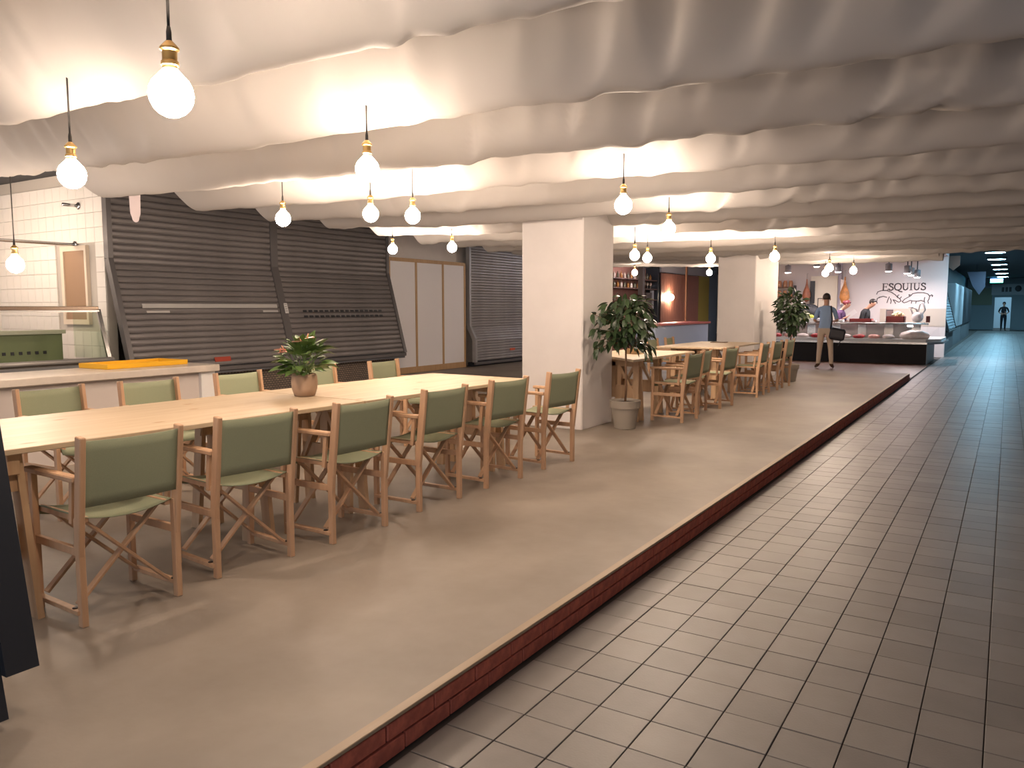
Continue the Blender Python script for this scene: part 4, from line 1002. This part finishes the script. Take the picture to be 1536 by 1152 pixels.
def std(arms, legs=None, head=(0, .0), lean=0.0, feet=True):
    """standing figure facing +y; lean moves the upper body forward"""
    L = lambda z: lean*max(0, z-.95)
    J = {'pelvis': ((0, 0, .95), .15, .105), 'waist': ((0, L(1.1), 1.1), .135, .10), 'chest': ((0, L(1.3), 1.29), .165, .115), 'top': ((0, L(1.42), 1.41), .125, .09),
         'neck': ((0, L(1.5)+.01, 1.50), .052, .052), 'jaw': ((head[0]*.5, L(1.56)+.025+head[1]*.5, 1.565), .062, .07), 'face': ((head[0], L(1.64)+.02+head[1], 1.645), .076, .094), 'crown': ((head[0], L(1.7)+.005+head[1], 1.715), .066, .08)}
    E_ = [('pelvis', 'waist'), ('waist', 'chest'), ('chest', 'top'), ('top', 'neck'), ('neck', 'jaw'), ('jaw', 'face'), ('face', 'crown')]
    J['nose'] = ((head[0], L(1.64)+.115+head[1], 1.63), .012, .014); E_.append(('face', 'nose'))
    for s, n in ((-1, 'l'), (1, 'r')):
        sh = (s*.175, L(1.42), 1.40); el, wr, ha = arms[n]
        J['sh'+n] = (sh, .062, .062); J['el'+n] = (el, .042, .042); J['wr'+n] = (wr, .027, .023); J['pa'+n] = (ha, .036, .018)
        E_ += [('top', 'sh'+n), ('sh'+n, 'el'+n), ('el'+n, 'wr'+n), ('wr'+n, 'pa'+n)]
        d = (Vector(ha)-Vector(wr)).normalized(); side = Vector((1, 0, 0)) if abs(d.x) < .8 else Vector((0, 0, 1)); side = (side-d*side.dot(d)).normalized()
        for k, (off, ln) in enumerate(((-.027, .055), (-.009, .068), (.009, .064), (.027, .05))):
            a = Vector(ha)+d*.03+side*off; b = a+d*ln+Vector((0, 0, -.015))
            J['f%s%d' % (n, k)] = (tuple(a), .009, .009); J['g%s%d' % (n, k)] = (tuple(b), .007, .007); E_ += [('pa'+n, 'f%s%d' % (n, k)), ('f%s%d' % (n, k), 'g%s%d' % (n, k))]
        a = Vector(ha)-side*s*.045; J['t'+n] = (tuple(a), .011, .010); J['u'+n] = (tuple(a+d*.045), .008, .008); E_ += [('pa'+n, 't'+n), ('t'+n, 'u'+n)]
        kn, an, to = (legs or {'l': ((-.115, .02, .51), (-.14, -.02, .085), (-.21, .16, .035)), 'r': ((.125, .02, .51), (.16, -.01, .085), (.19, .18, .035))})[n]
        J['hip'+n] = ((s*.088, 0, .87), .098, .10); J['kn'+n] = (kn, .064, .066); J['ca'+n] = (tuple(Vector(kn).lerp(Vector(an), .35)), .062, .062); J['an'+n] = (an, .046, .048); J['to'+n] = (to, .042, .028)
        E_ += [('pelvis', 'hip'+n), ('hip'+n, 'kn'+n), ('kn'+n, 'ca'+n), ('ca'+n, 'an'+n), ('an'+n, 'to'+n)]
    return J, E_
def region_factory(sleeve=.45, hem=.93):
    def reg(c, P_):
        if c.z < .115: return 3
        best = min(P_, key=lambda n: (P_[n]-c).length)
        if best[:2] in ('wr', 'pa') or best[0] in 'fgtu' and best not in ('top', 'face') and len(best) <= 3 and best not in ('to',) and not best.startswith('to'): return 0
        if best in ('jaw', 'face', 'crown', 'nose', 'neck') and c.z > P_['neck'].z-.01: return 0
        if best.startswith('el'):
            n = best[2]
            return 1 if (c-P_['sh'+n]).length < sleeve*(P_['el'+n]-P_['sh'+n]).length+.02 else 0
        if c.z < hem: return 2
        return 1
    return reg
def short_hair(t, mt, P_):
    c = (P_['face']+P_['crown'])/2
    mb = MB(); nu, nv = 18, 10
    for i in range(nv+1):
        th = math.pi*.70*i/nv
        for k in range(nu):
            a = 2*math.pi*k/nu; fr_ = max(0, math.sin(a))     # +y = face side: hairline higher
            tt = th*(1-.42*fr_); mb.v.append((c.x+.088*math.sin(tt)*math.cos(a), c.y-.006+.106*math.sin(tt)*math.sin(a), c.z+.012+.098*math.cos(tt)))
    for i in range(nv):
        for k in range(nu): a, b = i*nu+k, i*nu+(k+1) % nu; mb.f.append((a, b, b+nu, a+nu))
    mb.build('hair', mt, t, True)
    for s in (-1, 1):
        MB().ell((c.x+s*.082, c.y-.005, c.z-.035), (.012, .022, .033), 8, 6).build('ear', SKIN, t, True)
        MB().ell((c.x+s*.032, c.y+.092, c.z-.02), (.012, .008, .007), 8, 6).build('eye', BLACK, t, True)
def bun_hair(t, mt, P_):
    short_hair(t, mt, P_); c = (P_['face']+P_['crown'])/2
    MB().ell((c.x, c.y-.09, c.z+.03), (.07, .06, .065), 12, 8).build('hair_bun', mt, t, True)
# customer, seen from behind
q = onz(1236, 552.5, .008)
arms = {'l': ((-.255, .06, 1.14), (-.20, .27, 1.10), (-.18, .34, 1.11)), 'r': ((.25, .05, 1.14), (.16, .26, 1.12), (.13, .33, 1.12))}
J, E_ = std(arms)
SHIRT = mat('blue_shirt', (.30, .42, .62), .8, bump=.2, bscale=40); KHAKI = mat('khaki_trousers', (.56, .44, .33), .85, bump=.2, bscale=40)
cust = person('customer in pale blue shirt and khaki trousers standing at the meat counter', (q.x, q.y, .008), math.radians(6), J, E_, region_factory(.8, .96), [SKIN, SHIRT, KHAKI, SHOE], short_hair, mat('hair_brown', (.05, .03, .02), .6))
bgx = thing('shoulder_bag', 'black shoulder bag hanging from the customer in pale blue', 'bag', (q.x, q.y, .008), math.radians(6))
BAGM = mat('bag_black', (.022, .02, .026), .6)
mb = MB().box((.27, -.11, .82), (.34, .15, .28), Matrix.Rotation(math.radians(10), 3, 'Y'), ch=.04); mb.build('body', BAGM, bgx)
MB().box((.275, -.19, .83), (.30, .02, .17), Matrix.Rotation(math.radians(10), 3, 'Y'), ch=.008).build('flap', mat('bag_flap', (.03, .027, .034), .55), bgx)
MB().tube([(.12, -.10, .94), (.15, -.135, 1.15), (.13, -.12, 1.34), (.11, -.05, 1.475), (.12, .06, 1.44), (.17, .12, 1.28)], .018, 6).build('strap', BAGM, bgx, True)
MB().bar((.36, -.13, .70), (.30, -.12, .55), .05, .01).build('strap_end', BAGM, bgx)
# two servers behind the counter
q = ony(1253, 480, 21.95)
J, E_ = std({'l': ((-.22, .22, 1.16), (-.14, .42, 1.10), (-.12, .50, 1.08)), 'r': ((.22, .24, 1.18), (.13, .40, 1.27), (.10, .46, 1.31))}, head=(0, .10), lean=.35)
sv1 = person('server with red hair and purple top bending over the counter', (q.x, 21.95, 0), math.radians(-105), J, E_, region_factory(.9, .98), [SKIN, mat('purple_top', (.11, .05, .13), .8), mat('dark_trousers', (.03, .03, .04), .8), SHOE], bun_hair, HAIRR, .93)
q = ony(1290, 480, 22.25)
J, E_ = std({'l': ((-.24, .16, 1.15), (-.18, .38, 1.06), (-.16, .45, 1.04)), 'r': ((.24, .16, 1.15), (.18, .38, 1.06), (.16, .45, 1.04))}, head=(0, .10), lean=.35)
sv2 = person('server with dark hair and black top reaching behind the counter', (q.x, 22.25, 0), math.radians(-105), J, E_, region_factory(.9, .98), [SKIN, mat('black_top', (.018, .018, .02), .8), mat('dark_trousers', (.03, .03, .04), .8), SHOE], short_hair, HAIRD, .95)
# leaflet held by the server
q = Matrix.Rotation(math.radians(-105), 3, 'Z') @ (Vector((.10, .53, 1.37))*.93)+Vector(sv1.location); o = MB().box((0, 0, 0), (.28, .012, .12), Matrix.Rotation(math.radians(-38), 3, 'Y')).build('clipboard', WHITE, loc=q); tag(o, 'white sheet held up before the server in purple', 'paper')
# figure at the end of the corridor
q = onz(1504, 496, .006)
J, E_ = std({'l': ((-.27, -.02, 1.16), (-.16, .16, 1.06), (-.08, .2, 1.06)), 'r': ((.27, -.02, 1.16), (.16, .16, 1.06), (.08, .2, 1.06))}, legs={'l': ((-.10, .01, .5), (-.10, 0, .085), (-.13, .15, .035)), 'r': ((.10, .01, .5), (.10, 0, .085), (.13, .15, .035))})
BLK = mat('black_uniform', (.012, .012, .016), .8)
person('figure in dark uniform standing before the lit end doorway', (q.x, q.y, .006), math.pi, J, E_, region_factory(.95, .96), [SKIN, BLK, BLK, SHOE], short_hair, HAIRD)
